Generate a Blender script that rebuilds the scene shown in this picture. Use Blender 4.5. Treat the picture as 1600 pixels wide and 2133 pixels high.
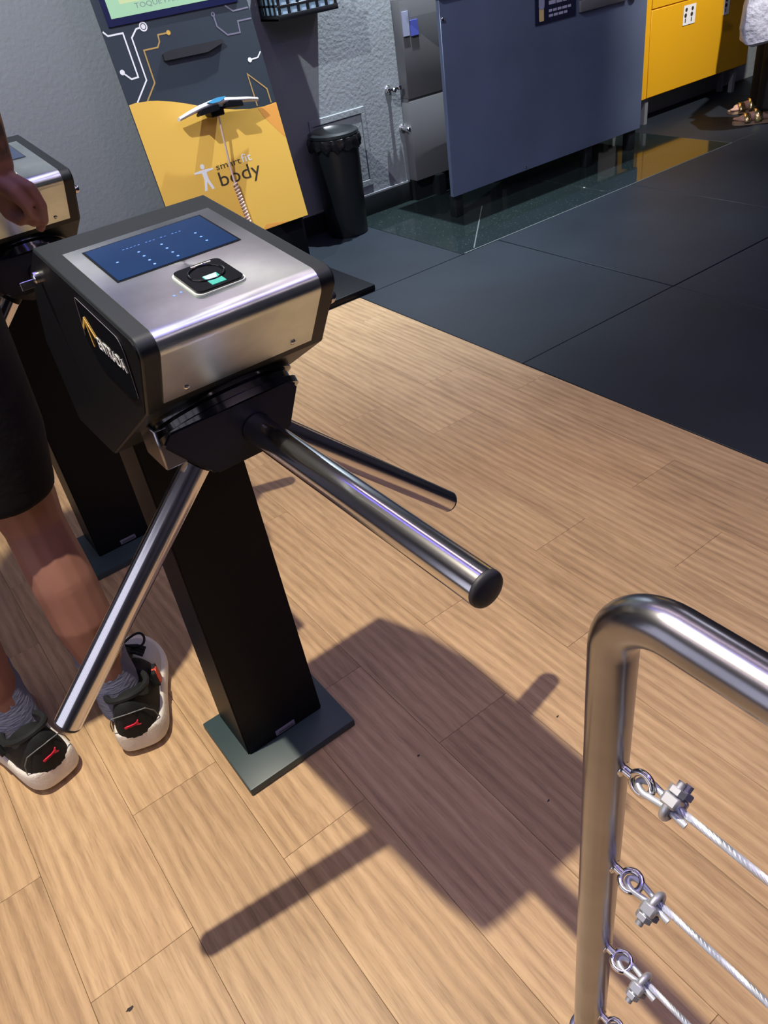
import bpy, bmesh, math, random
from mathutils import Vector, Matrix
random.seed(7)
for o in list(bpy.data.objects):
    bpy.data.objects.remove(o)
SC = bpy.context.scene
COL = SC.collection

# ------------------------------------------------------------------ camera
F_PX = 1621.8
ROWS = ((0.7933, -0.5940, -0.1331), (-0.4482, -0.4217, -0.7882), (0.4120, 0.6850, -0.6008))
cam = bpy.data.cameras.new('camera')
cam.sensor_fit = 'HORIZONTAL'
cam.sensor_width = 36.0
cam.lens = 36.0 * F_PX / 1600.0
cam.clip_start = 0.02
cam.clip_end = 60
cam_o = bpy.data.objects.new('camera', cam)
COL.objects.link(cam_o)
xr = Vector(ROWS[0]).normalized()
zf = Vector(ROWS[2]); zf = (zf - xr * zf.dot(xr)).normalized()
yu = xr.cross(zf) * 1.0
yu = (-zf).cross(xr)
M3 = Matrix((xr, yu, -zf)).transposed()
cam_o.matrix_world = Matrix.Translation((0, 0, 1.28)) @ M3.to_4x4()
SC.camera = cam_o

# ------------------------------------------------------------------ world, exposure
W = bpy.data.worlds.new('world'); SC.world = W
W.use_nodes = True
W.node_tree.nodes['Background'].inputs[0].default_value = (0.55, 0.50, 0.72, 1)
W.node_tree.nodes['Background'].inputs[1].default_value = 0.05
SC.view_settings.view_transform = 'Standard'
SC.view_settings.look = 'None'
SC.view_settings.exposure = 0.0
SC.view_settings.gamma = 1.0
SC.view_settings.use_curve_mapping = False

# lamps: (x, y, z, watts, colour, cone degrees, aim point)
WARM = (1.0, 0.90, 0.72)
SPOTS = [
    (-0.092, 1.090, 2.79, 92, WARM, 116, (-0.45, 0.75, 0)),
    (0.15, 2.15, 2.79, 62, (0.94, 0.99, 1.0), 88, (1.75, 3.69, 0.75)),
    (2.68, 3.36, 2.79, 165, (0.84, 0.94, 1.0), 84, (2.50, 3.50, 0)),
    (3.30, 1.60, 2.79, 5, (0.80, 0.90, 1.0), 150, (3.3, 1.6, 0)),  # extra spot added to light the mats
    (4.10, 1.80, 2.79, 120, (1.0, 0.95, 0.86), 52, (5.0, 3.5, 0.35)),
]
# unseen ceiling strips added for fill and reflections: (x, y, length, along, strength, colour)
LAV = (1.0, 0.76, 0.94)
FILL_LINES = [
    (1.35, 1.15, 4.2, 'y', 8.0, LAV),
    (1.20, -1.90, 4.0, 'x', 8.0, LAV),
    (3.60, 0.60, 3.4, 'y', 8.0, LAV),
    (-1.30, 0.30, 3.4, 'y', 6.0, LAV),
    (1.30, -0.05, 4.4, 'x', 6.0, (0.90, 0.88, 1.0)),
    (0.62, 1.35, 3.8, 'y', 13.0, (0.15, 0.11, 1.0)),
    (1.30, -0.45, 4.4, 'x', 13.0, (0.15, 0.11, 1.0)),
]

# ------------------------------------------------------------------ helpers
def link(o, parent=None):
    COL.objects.link(o)
    if parent is not None:
        o.parent = parent
    return o

def obj(name, bm, mat, parent=None, smooth=False, kind=None):
    me = bpy.data.meshes.new(name)
    bmesh.ops.recalc_face_normals(bm, faces=bm.faces)
    bm.to_mesh(me); bm.free()
    if mat is not None:
        me.materials.append(mat)
    if smooth:
        me.shade_smooth()
        try:
            me.set_sharp_from_angle(angle=math.radians(40))
        except Exception:
            pass
    o = bpy.data.objects.new(name, me)
    link(o, parent)
    if kind:
        o['kind'] = kind
    return o

def share(name, me, parent=None, loc=(0, 0, 0), rot=(0, 0, 0), scale=(1, 1, 1)):
    o = bpy.data.objects.new(name, me)
    link(o, parent)
    o.location = loc; o.rotation_euler = rot; o.scale = scale
    return o

def tag(o, label, cat, group=None, kind=None):
    o['label'] = label
    o['category'] = cat
    if group: o['group'] = group
    if kind: o['kind'] = kind
    return o

def thing(name, label, cat, loc=(0, 0, 0), rotz=0, group=None):
    o = bpy.data.objects.new(name, None)
    o.empty_display_size = 0.05
    link(o)
    o.location = loc; o.rotation_euler = (0, 0, rotz)
    return tag(o, label, cat, group)

def bx(bm, x0, x1, y0, y1, z0, z1, bevel=0.0, seg=2):
    vs = [bm.verts.new(p) for p in ((x0, y0, z0), (x1, y0, z0), (x1, y1, z0), (x0, y1, z0),
                                    (x0, y0, z1), (x1, y0, z1), (x1, y1, z1), (x0, y1, z1))]
    fs = [bm.faces.new([vs[i] for i in f]) for f in ((0, 3, 2, 1), (4, 5, 6, 7), (0, 1, 5, 4), (1, 2, 6, 5), (2, 3, 7, 6), (3, 0, 4, 7))]
    if bevel:
        es = list({e for f in fs for e in f.edges})
        bmesh.ops.bevel(bm, geom=es, offset=bevel, segments=seg, affect='EDGES', profile=0.5)

def box(name, mat, x0, x1, y0, y1, z0, z1, parent=None, bevel=0.0, seg=2, kind=None):
    bm = bmesh.new(); bx(bm, x0, x1, y0, y1, z0, z1, bevel, seg)
    return obj(name, bm, mat, parent, smooth=bevel > 0, kind=kind)

def frame_of(d):
    d = Vector(d).normalized()
    a = Vector((0, 0, 1)) if abs(d.z) < 0.9 else Vector((1, 0, 0))
    u = d.cross(a).normalized()
    return u, d.cross(u).normalized()

def ring(bm, c, u, v, ru, rv, n):
    return [bm.verts.new(c + u * (ru * math.cos(2 * math.pi * i / n)) + v * (rv * math.sin(2 * math.pi * i / n))) for i in range(n)]

def bridge(bm, a, b):
    n = len(a)
    for i in range(n):
        bm.faces.new((a[i], a[(i + 1) % n], b[(i + 1) % n], b[i]))

def tube(bm, pts, r, n=16, cap=True):
    """round tube along points; r number or list"""
    pts = [Vector(p) for p in pts]
    rs = r if isinstance(r, (list, tuple)) else [r] * len(pts)
    prev = None; first = None
    d0 = (pts[1] - pts[0]).normalized()
    u, v = frame_of(d0)
    for i, p in enumerate(pts):
        if i == 0: d = pts[1] - pts[0]
        elif i == len(pts) - 1: d = pts[-1] - pts[-2]
        else: d = (pts[i + 1] - pts[i]).normalized() + (pts[i] - pts[i - 1]).normalized()
        d = d.normalized()
        u = (u - d * u.dot(d)).normalized(); v = d.cross(u)
        rg = ring(bm, p, u, v, rs[i], rs[i], n)
        if prev: bridge(bm, prev, rg)
        else: first = rg
        prev = rg
    if cap:
        bm.faces.new(first[::-1]); bm.faces.new(prev)

def lathe(bm, prof, n=32, origin=(0, 0, 0), axis=(0, 0, 1)):
    """prof: list of (radius, height along axis)"""
    o = Vector(origin); a = Vector(axis).normalized(); u, v = frame_of(a)
    prev = None; first = None
    for r, h in prof:
        rg = ring(bm, o + a * h, u, v, max(r, 1e-4), max(r, 1e-4), n)
        if prev: bridge(bm, prev, rg)
        else: first = rg
        prev = rg
    bm.faces.new(first[::-1]); bm.faces.new(prev)

def ribbon(pts, w, nrm, t=0.0006):
    """flat printed line of width w along 3D points lying in a plane with normal nrm"""
    bm = bmesh.new(); nrm = Vector(nrm).normalized()
    pts = [Vector(p) for p in pts]
    L = []; Rr = []
    for i, p in enumerate(pts):
        d = Vector()
        if i > 0: d += (p - pts[i - 1]).normalized()
        if i < len(pts) - 1: d += (pts[i + 1] - p).normalized()
        d.normalize(); s = nrm.cross(d).normalized()
        k = 1.0
        if 0 < i < len(pts) - 1:
            k = 1.0 / max(0.5, d.dot((p - pts[i - 1]).normalized()))
        L.append(p + s * w * 0.5 * k); Rr.append(p - s * w * 0.5 * k)
    lo = [[bm.verts.new(q) for q in L], [bm.verts.new(q) for q in Rr]]
    hi = [[bm.verts.new(q + nrm * t) for q in L], [bm.verts.new(q + nrm * t) for q in Rr]]
    for i in range(len(pts) - 1):
        bm.faces.new((hi[0][i], hi[0][i + 1], hi[1][i + 1], hi[1][i]))
        bm.faces.new((lo[0][i], hi[0][i], hi[0][i + 1], lo[0][i + 1])) if False else None
        bm.faces.new((lo[0][i], lo[0][i + 1], hi[0][i + 1], hi[0][i]))
        bm.faces.new((lo[1][i + 1], lo[1][i], hi[1][i], hi[1][i + 1]))
    return bm

def prism(bm, poly, h0, h1, fn):
    """poly list of 2D pts, fn(a, b, h) -> 3D"""
    lo = [bm.verts.new(fn(a, b, h0)) for a, b in poly]
    hi = [bm.verts.new(fn(a, b, h1)) for a, b in poly]
    bm.faces.new(lo[::-1]); bm.faces.new(hi)
    n = len(poly)
    for i in range(n):
        bm.faces.new((lo[i], lo[(i + 1) % n], hi[(i + 1) % n], hi[i]))

def round_poly(poly, rad, seg=5):
    out = []
    n = len(poly)
    for i in range(n):
        p = Vector(poly[i]); a = Vector(poly[i - 1]); b = Vector(poly[(i + 1) % n])
        r = rad[i] if isinstance(rad, (list, tuple)) else rad
        if r <= 0:
            out.append(tuple(p)); continue
        da = (a - p).normalized(); db = (b - p).normalized()
        ang = math.acos(max(-1, min(1, da.dot(db))))
        t = min(r / math.tan(ang / 2), (a - p).length * 0.49, (b - p).length * 0.49)
        r2 = t * math.tan(ang / 2)
        c = p + (da + db).normalized() * (r2 / math.sin(ang / 2))
        s = p + da * t - c; e = p + db * t - c
        a0 = math.atan2(s.y, s.x); a1 = math.atan2(e.y, e.x)
        dl = (a1 - a0 + math.pi) % (2 * math.pi) - math.pi
        for k in range(seg + 1):
            q = a0 + dl * k / seg
            out.append((c.x + r2 * math.cos(q), c.y + r2 * math.sin(q)))
    return out

def text_bm(s, size, ext=0.0004):
    cu = bpy.data.curves.new('t', 'FONT')
    cu.body = s; cu.size = size; cu.extrude = ext; cu.resolution_u = 3
    o = bpy.data.objects.new('t', cu); COL.objects.link(o)
    dg = bpy.context.evaluated_depsgraph_get()
    me = bpy.data.meshes.new_from_object(o.evaluated_get(dg))
    bm = bmesh.new(); bm.from_mesh(me)
    bpy.data.objects.remove(o); bpy.data.curves.remove(cu); bpy.data.meshes.remove(me)
    return bm

def text_obj(name, s, width, height, mat, parent, org, u, v, bold=0.0):
    """text fitted to width x height with its lower left at org, running along u"""
    bm = text_bm(s, 1.0, 0.0)
    xs = [q.co.x for q in bm.verts]; ys = [q.co.y for q in bm.verts]
    x0, x1, y0, y1 = min(xs), max(xs), min(ys), max(ys)
    u = Vector(u).normalized(); v = Vector(v).normalized(); n = u.cross(v)
    org = Vector(org)
    res = bmesh.ops.extrude_face_region(bm, geom=bm.faces[:])
    top = {e for e in res['geom'] if isinstance(e, bmesh.types.BMVert)}
    for q in bm.verts:
        a = (q.co.x - x0) / (x1 - x0) * width; b = (q.co.y - y0) / (y1 - y0) * height
        q.co = org + u * a + v * b + n * (0.0004 if q in top else 0.0)
    return obj(name, bm, mat, parent)

def dup(root, dx, dy, dz, label):
    r = root.copy(); COL.objects.link(r)
    r.location = root.location + Vector((dx, dy, dz)); r['label'] = label
    for ch in list(root.children):
        c = ch.copy(); COL.objects.link(c); c.parent = r
        for g in list(ch.children):
            d = g.copy(); COL.objects.link(d); d.parent = c
    return r

# ------------------------------------------------------------------ materials
def mat(name, col, rough=0.5, metal=0.0, spec=0.5, bump=None, var=None, emit=None, coat=0.0, sss=0.0, trans=0.0, aniso=0.0):
    m = bpy.data.materials.new(name); m.use_nodes = True
    nt = m.node_tree; b = nt.nodes['Principled BSDF']
    b.inputs['Base Color'].default_value = (*col, 1)
    b.inputs['Roughness'].default_value = rough
    b.inputs['Metallic'].default_value = metal
    b.inputs['Specular IOR Level'].default_value = spec
    b.inputs['Coat Weight'].default_value = coat
    b.inputs['Anisotropic'].default_value = aniso
    if sss:
        b.inputs['Subsurface Weight'].default_value = sss
        b.inputs['Subsurface Radius'].default_value = (0.02, 0.008, 0.004)
        b.inputs['Subsurface Scale'].default_value = 0.5
    if trans:
        b.inputs['Transmission Weight'].default_value = trans
    tc = nt.nodes.new('ShaderNodeTexCoord')
    if var:   # (scale, amount, optional stretch)
        sc, am = var[0], var[1]
        mp = nt.nodes.new('ShaderNodeMapping'); mp.inputs['Scale'].default_value = var[2] if len(var) > 2 else (1, 1, 1)
        no = nt.nodes.new('ShaderNodeTexNoise'); no.inputs['Scale'].default_value = sc; no.inputs['Detail'].default_value = 6
        mr = nt.nodes.new('ShaderNodeMapRange'); mr.inputs[1].default_value = 0.25; mr.inputs[2].default_value = 0.75
        mr.inputs[3].default_value = 1 - am; mr.inputs[4].default_value = 1 + am
        mx = nt.nodes.new('ShaderNodeVectorMath'); mx.operation = 'SCALE'
        mx.inputs[0].default_value = col
        nt.links.new(tc.outputs['Object'], mp.inputs[0]); nt.links.new(mp.outputs[0], no.inputs['Vector'])
        nt.links.new(no.outputs[0], mr.inputs[0]); nt.links.new(mr.outputs[0], mx.inputs['Scale'])
        nt.links.new(mx.outputs[0], b.inputs['Base Color'])
    if bump:  # (scale, strength, distance, stretch)
        mp = nt.nodes.new('ShaderNodeMapping'); mp.inputs['Scale'].default_value = bump[3] if len(bump) > 3 else (1, 1, 1)
        no = nt.nodes.new('ShaderNodeTexNoise'); no.inputs['Scale'].default_value = bump[0]; no.inputs['Detail'].default_value = 4
        bp = nt.nodes.new('ShaderNodeBump'); bp.inputs['Strength'].default_value = bump[1]; bp.inputs['Distance'].default_value = bump[2]
        nt.links.new(tc.outputs['Object'], mp.inputs[0]); nt.links.new(mp.outputs[0], no.inputs['Vector'])
        nt.links.new(no.outputs[0], bp.inputs['Height']); nt.links.new(bp.outputs[0], b.inputs['Normal'])
    if emit:
        b.inputs['Emission Color'].default_value = (*emit[0], 1)
        b.inputs['Emission Strength'].default_value = emit[1]
    return m

def wood_mat():
    m = bpy.data.materials.new('oak_plank'); m.use_nodes = True
    nt = m.node_tree; N = nt.nodes; Lk = nt.links; b = N['Principled BSDF']
    tc = N.new('ShaderNodeTexCoord'); oi = N.new('ShaderNodeObjectInfo')
    ml = N.new('ShaderNodeVectorMath'); ml.operation = 'SCALE'; ml.inputs[0].default_value = (13.7, 41.3, 7.9)
    Lk.new(oi.outputs['Random'], ml.inputs['Scale'])
    ad = N.new('ShaderNodeVectorMath'); ad.operation = 'ADD'
    Lk.new(tc.outputs['Object'], ad.inputs[0]); Lk.new(ml.outputs[0], ad.inputs[1])
    def noise(scale, stretch, detail, rough=0.6, dist=0.0):
        mp = N.new('ShaderNodeMapping'); mp.inputs['Scale'].default_value = stretch
        no = N.new('ShaderNodeTexNoise'); no.inputs['Scale'].default_value = scale
        no.inputs['Detail'].default_value = detail; no.inputs['Roughness'].default_value = rough
        no.inputs['Distortion'].default_value = dist
        Lk.new(ad.outputs[0], mp.inputs[0]); Lk.new(mp.outputs[0], no.inputs['Vector'])
        return no
    broad = noise(3.2, (2.4, 0.55, 1), 4, 0.55, 0.9)
    fine = noise(17, (4.0, 0.36, 1), 7, 0.72, 0.6)
    pore = noise(62, (4.0, 0.20, 1), 4, 0.65, 0.3)
    # cathedral figure: wave on distorted coordinate
    mp = N.new('ShaderNodeMapping'); mp.inputs['Scale'].default_value = (6.0, 0.8, 1)
    wv = N.new('ShaderNodeTexWave'); wv.inputs['Scale'].default_value = 2.2; wv.inputs['Distortion'].default_value = 7.0
    wv.inputs['Detail'].default_value = 2.0; wv.inputs['Detail Scale'].default_value = 0.7
    Lk.new(ad.outputs[0], mp.inputs[0]); Lk.new(mp.outputs[0], wv.inputs['Vector'])
    cr = N.new('ShaderNodeValToRGB'); e = cr.color_ramp.elements
    e[0].position = 0.30; e[0].color = (0.275, 0.175, 0.098, 1)
    e[1].position = 0.72; e[1].color = (0.560, 0.390, 0.225, 1)
    k = cr.color_ramp.elements.new(0.5); k.color = (0.430, 0.285, 0.158, 1)
    def mix(a, bb, f):
        n = N.new('ShaderNodeMix'); n.data_type = 'FLOAT'; n.inputs[0].default_value = f
        Lk.new(a, n.inputs[2]); Lk.new(bb, n.inputs[3]); return n.outputs[0]
    g = mix(broad.outputs[0], fine.outputs[0], 0.58)
    g = mix(g, wv.outputs[1], 0.13)
    Lk.new(g, cr.inputs[0])
    mr = N.new('ShaderNodeMapRange'); mr.inputs[1].default_value = 0.34; mr.inputs[2].default_value = 0.50; mr.inputs[3].default_value = 0.80; mr.inputs[4].default_value = 1.0
    Lk.new(pore.outputs[0], mr.inputs[0])
    rr = N.new('ShaderNodeMapRange'); rr.inputs[3].default_value = 0.93; rr.inputs[4].default_value = 1.07
    Lk.new(oi.outputs['Random'], rr.inputs[0])
    mm = N.new('ShaderNodeMath'); mm.operation = 'MULTIPLY'; Lk.new(mr.outputs[0], mm.inputs[0]); Lk.new(rr.outputs[0], mm.inputs[1])
    sc = N.new('ShaderNodeVectorMath'); sc.operation = 'SCALE'
    Lk.new(cr.outputs[0], sc.inputs[0]); Lk.new(mm.outputs[0], sc.inputs['Scale'])
    Lk.new(sc.outputs[0], b.inputs['Base Color'])
    bp = N.new('ShaderNodeBump'); bp.inputs['Strength'].default_value = 0.35; bp.inputs['Distance'].default_value = 0.0006
    Lk.new(pore.outputs[0], bp.inputs['Height']); Lk.new(bp.outputs[0], b.inputs['Normal'])
    b.inputs['Roughness'].default_value = 0.42
    b.inputs['Specular IOR Level'].default_value = 0.24
    return m

def granite_mat():
    m = mat('granite', (0.012, 0.017, 0.017), 0.07, spec=0.6)
    nt = m.node_tree; b = nt.nodes['Principled BSDF']
    tc = nt.nodes.new('ShaderNodeTexCoord')
    vo = nt.nodes.new('ShaderNodeTexVoronoi'); vo.inputs['Scale'].default_value = 55
    cr = nt.nodes.new('ShaderNodeValToRGB'); e = cr.color_ramp.elements
    e[0].position = 0.05; e[0].color = (0.10, 0.13, 0.12, 1); e[1].position = 0.22; e[1].color = (0.014, 0.022, 0.022, 1)
    no = nt.nodes.new('ShaderNodeTexNoise'); no.inputs['Scale'].default_value = 7
    mx = nt.nodes.new('ShaderNodeMix'); mx.data_type = 'RGBA'; mx.inputs[7].default_value = (0.012, 0.018, 0.019, 1)
    nt.links.new(tc.outputs['Object'], vo.inputs['Vector']); nt.links.new(tc.outputs['Object'], no.inputs['Vector'])
    nt.links.new(vo.outputs['Distance'], cr.inputs[0]); nt.links.new(no.outputs[0], mx.inputs[0])
    nt.links.new(cr.outputs[0], mx.inputs[6]); nt.links.new(mx.outputs[2], b.inputs['Base Color'])
    return m

def skin_mat(name, col, tattoo=False):
    m = mat(name, col, 0.5, spec=0.35, sss=0.12, bump=(90, 0.15, 0.001))
    nt = m.node_tree; b = nt.nodes['Principled BSDF']
    tc = nt.nodes.new('ShaderNodeTexCoord')
    no = nt.nodes.new('ShaderNodeTexNoise'); no.inputs['Scale'].default_value = 9; no.inputs['Detail'].default_value = 3
    cr = nt.nodes.new('ShaderNodeValToRGB'); e = cr.color_ramp.elements
    e[0].position = 0.3; e[0].color = (col[0] * 0.86, col[1] * 0.82, col[2] * 0.80, 1)
    e[1].position = 0.7; e[1].color = (min(1, col[0] * 1.1), col[1] * 1.1, col[2] * 1.1, 1)
    nt.links.new(tc.outputs['Object'], no.inputs['Vector']); nt.links.new(no.outputs[0], cr.inputs[0])
    out = cr.outputs[0]
    if tattoo:   # inked sleeve on the lower right arm
        sx = nt.nodes.new('ShaderNodeSeparateXYZ'); nt.links.new(tc.outputs['Object'], sx.inputs[0])
        def rng(sock, a, bb, c0, c1):
            r = nt.nodes.new('ShaderNodeMapRange'); r.inputs[1].default_value = a; r.inputs[2].default_value = bb
            r.inputs[3].default_value = c0; r.inputs[4].default_value = c1; nt.links.new(sock, r.inputs[0]); return r.outputs[0]
        lo = rng(sx.outputs['Z'], 1.055, 1.062, 0, 1); hi = rng(sx.outputs['Z'], 1.30, 1.36, 1, 0)
        xx = rng(sx.outputs['X'], 0.19, 0.20, 0, 1)
        n2 = nt.nodes.new('ShaderNodeTexNoise'); n2.inputs['Scale'].default_value = 24; n2.inputs['Detail'].default_value = 3; n2.inputs['Distortion'].default_value = 1.5
        nt.links.new(tc.outputs['Object'], n2.inputs['Vector'])
        pt = rng(n2.outputs[0], 0.38, 0.56, 0.15, 0.92)
        def mul(a, c):
            k = nt.nodes.new('ShaderNodeMath'); k.operation = 'MULTIPLY'; nt.links.new(a, k.inputs[0]); nt.links.new(c, k.inputs[1]); return k.outputs[0]
        f = mul(mul(lo, hi), mul(xx, pt))
        mx = nt.nodes.new('ShaderNodeMix'); mx.data_type = 'RGBA'; mx.inputs[7].default_value = (0.045, 0.032, 0.030, 1)
        nt.links.new(f, mx.inputs[0]); nt.links.new(out, mx.inputs[6]); out = mx.outputs[2]
    nt.links.new(out, b.inputs['Base Color'])
    return m

M = dict(
    wood=wood_mat(), granite=granite_mat(),
    substrate=mat('substrate', (0.05, 0.035, 0.025), 0.9),
    rubber=mat('rubber_mat', (0.014, 0.019, 0.028), 0.52, spec=0.24, var=(2.2, 0.22), bump=(140, 0.25, 0.0008)),
    wall=mat('grey_stucco', (0.235, 0.255, 0.275), 0.72, spec=0.3, bump=(55, 0.42, 0.006), var=(1.2, 0.06)),
    wall_plain=mat('grey_paint', (0.20, 0.21, 0.23), 0.8),
    ceiling=mat('ceiling_paint', (0.27, 0.29, 0.30), 0.9),
    baseboard=mat('black_baseboard', (0.010, 0.012, 0.014), 0.4),
    black=mat('black_powder_coat', (0.0045, 0.005, 0.007), 0.45, spec=0.16, bump=(900, 0.12, 0.0003)),
    black_frame=mat('black_satin_paint', (0.008, 0.012, 0.014), 0.42, spec=0.40, bump=(700, 0.12, 0.0003)),
    hub=mat('satin_hub_coat', (0.014, 0.016, 0.022), 0.40, spec=0.40, bump=(700, 0.1, 0.0003)),
    base=mat('graphite_paint', (0.028, 0.050, 0.056), 0.45, spec=0.5, var=(6, 0.12)),
    gloss=mat('gloss_black', (0.006, 0.007, 0.009), 0.12, spec=0.6),
    steel=mat('brushed_steel', (0.62, 0.70, 0.65), 0.28, 1.0, bump=(60, 0.06, 0.0004, (0.25, 12, 12)), var=(16, 0.20), aniso=0.5),  # green tint and cloudy tone paint in the reflected ceiling
    chrome=mat('polished_tube_steel', (0.74, 0.74, 0.75), 0.17, 1.0, bump=(300, 0.015, 0.0002)),
    rail=mat('brushed_tube_steel', (0.33, 0.33, 0.36), 0.25, 1.0, bump=(120, 0.10, 0.0004), var=(14, 0.16)),
    zinc=mat('zinc_steel', (0.52, 0.54, 0.60), 0.36, 0.7),
    rope=mat('galvanised_rope', (0.60, 0.64, 0.70), 0.42, 0.75, bump=(40, 0.2, 0.0005)),
    rubber_cap=mat('rubber_cap', (0.016, 0.017, 0.021), 0.55),
    screen_blue=mat('lit_blue_screen', (0.006, 0.018, 0.055), 0.10, spec=0.5, var=(9, 0.25), emit=((0.012, 0.045, 0.16), 0.25)),
    screen_mark=mat('screen_mark', (0.1, 0.2, 0.5), 0.3, emit=((0.16, 0.30, 0.85), 0.55)),
    white=mat('white_print', (0.80, 0.80, 0.82), 0.5),
    white_rim=mat('white_rim', (0.45, 0.48, 0.47), 0.3),
    amber=mat('amber_print', (0.60, 0.36, 0.07), 0.5),
    gold_line=mat('gold_print', (0.42, 0.27, 0.09), 0.5),
    sensor=mat('sensor_glass', (0.05, 0.28, 0.24), 0.1, emit=((0.05, 0.42, 0.36), 0.25)),
    glint_paint=mat('sensor_glint_paint', (0.30, 0.5, 0.52), 0.1, emit=((0.25, 0.50, 0.60), 0.45)),
    plaque=mat('grey_plaque', (0.22, 0.21, 0.28), 0.4, metal=0.3),
    plaque_dark=mat('plaque_print', (0.08, 0.08, 0.11), 0.5),
    kiosk=mat('charcoal_laminate', (0.032, 0.042, 0.056), 0.40, spec=0.4),
    yellow=mat('yellow_laminate', (0.80, 0.49, 0.095), 0.38, spec=0.4),
    yellow2=mat('yellow_counter_laminate', (0.70, 0.36, 0.012), 0.4, spec=0.4),
    orange=mat('orange_print', (0.80, 0.36, 0.075), 0.4),
    navy=mat('navy_bezel', (0.006, 0.010, 0.050), 0.25),
    screen_green=mat('lit_green_screen', (0.06, 0.1, 0.07), 0.2, emit=((0.55, 0.92, 0.62), 0.62)),
    screen_pale=mat('lit_pale_screen', (0.07, 0.08, 0.05), 0.2, emit=((0.80, 0.94, 0.52), 0.70)),
    print_dark=mat('dark_print', (0.045, 0.035, 0.022), 0.5),
    grey_text=mat('grey_print', (0.20, 0.26, 0.24), 0.5),
    abs_white=mat('white_plastic', (0.72, 0.72, 0.76), 0.35),
    cyan=mat('cyan_plastic', (0.08, 0.42, 0.75), 0.35),
    cord=mat('pale_cord', (0.62, 0.47, 0.42), 0.45),
    bin=mat('black_bin_plastic', (0.008, 0.010, 0.012), 0.36),
    binbag=mat('black_bin_bag', (0.010, 0.010, 0.012), 0.25, bump=(45, 0.8, 0.006)),
    basket=mat('black_basket', (0.010, 0.011, 0.014), 0.4),
    paper=mat('pale_blue_paper', (0.50, 0.66, 0.82), 0.7, emit=((0.35, 0.6, 0.85), 0.25)),  # glow put into the paper so the basket cells look lit
    slate=mat('slate_laminate', (0.105, 0.135, 0.215), 0.34, spec=0.45, var=(2.4, 0.16)),
    cab=mat('grey_cabinet_laminate', (0.115, 0.115, 0.125), 0.6, var=(3, 0.08)),
    desk_top=mat('pale_desk_top', (0.55, 0.56, 0.56), 0.4),
    sign=mat('navy_card', (0.010, 0.013, 0.040), 0.4),
    sign_text=mat('card_lettering', (0.42, 0.42, 0.56), 0.5),
    cream=mat('cream_print', (0.66, 0.50, 0.24), 0.5),
    lilac=mat('lilac_paper', (0.30, 0.32, 0.46), 0.6),
    blue=mat('blue_paper', (0.08, 0.10, 0.45), 0.6),
    grey_leg=mat('grey_metal_leg', (0.30, 0.32, 0.36), 0.4, metal=0.5),
    skin=skin_mat('tanned_skin', (0.265, 0.128, 0.098), tattoo=True),
    skin2=skin_mat('fair_skin', (0.55, 0.34, 0.27)),
    cloth=mat('black_jersey', (0.006, 0.006, 0.008), 0.85, spec=0.2, bump=(60, 0.3, 0.003)),
    hair=mat('dark_hair', (0.02, 0.013, 0.010), 0.6, bump=(120, 0.6, 0.004)),
    eye=mat('eye_white', (0.7, 0.68, 0.66), 0.3),
    lip=mat('lip', (0.35, 0.14, 0.12), 0.5),
    sock=mat('blue_grey_sock', (0.155, 0.165, 0.245), 0.9, spec=0.2, bump=(70, 0.7, 0.003, (1, 1, 3))),
    shoe_black=mat('black_knit', (0.012, 0.014, 0.015), 0.75, spec=0.25, bump=(220, 0.4, 0.0012)),
    shoe_white=mat('white_foam', (0.72, 0.68, 0.62), 0.6, bump=(230, 0.8, 0.0016), var=(25, 0.10)),
    shoe_grey=mat('light_grey_mesh', (0.44, 0.44, 0.45), 0.7, bump=(260, 0.4, 0.0010)),
    piping=mat('grey_piping', (0.16, 0.17, 0.18), 0.6),
    red=mat('red_print', (0.62, 0.020, 0.055), 0.5),
    redtab=mat('red_orange_tab', (0.55, 0.055, 0.030), 0.5),
    gold=mat('gold_leather', (0.85, 0.66, 0.30), 0.18, metal=0.9),
    tansole=mat('tan_sole', (0.36, 0.24, 0.15), 0.6),
    bag=mat('white_plastic_bag', (0.62, 0.63, 0.74), 0.35, trans=0.12, bump=(16, 0.9, 0.02)),
    lamp_glow=mat('lamp_glow', (1, 0.9, 0.7), 0.5, emit=((1.0, 0.86, 0.62), 12.0)),
    lamp_can=mat('lamp_can', (0.02, 0.02, 0.02), 0.5),
    grout=mat('pale_joint', (0.085, 0.10, 0.105), 0.6),
    speck=mat('dark_speck', (0.025, 0.018, 0.016), 0.8),
)

# ------------------------------------------------------------------ lights of the room and added ceiling fill
for i, (x, y, z, w, c, cone, aim) in enumerate(SPOTS):
    places = ['over the lane by the standing person', 'over the far turnstile', 'close to the textured wall above the taps',
              'added over the rubber mats', 'in front of the yellow counter']
    t = thing('ceiling_spotlight', 'black cylindrical ceiling spotlight ' + places[i], 'spotlight', (x, y, z), 0, 'ceiling spotlights')
    bm = bmesh.new(); lathe(bm, [(0.050, 0.0), (0.055, 0.0), (0.055, 0.14), (0.015, 0.145)], 24)
    c0 = obj('lamp_can', bm, M['lamp_can'], t, True); c0.location = (0, 0, 0.012)
    bm = bmesh.new(); tube(bm, [(0, 0, 0.15), (0, 0, 3.2 - z)], 0.010, 10); obj('stem', bm, M['lamp_can'], t)
    li = bpy.data.lights.new('spot_light', 'SPOT'); li.energy = w * 4.4; li.color = c
    li.spot_size = math.radians(cone); li.spot_blend = 1.0; li.shadow_soft_size = 0.02
    lo = bpy.data.objects.new('spot_light', li); link(lo, t); lo.location = (0, 0, 0.0)
    dv = Vector(aim) - Vector((x, y, z)); lo.rotation_euler = dv.to_track_quat('-Z', 'Y').to_euler()
    c0.rotation_euler = lo.rotation_euler
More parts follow.
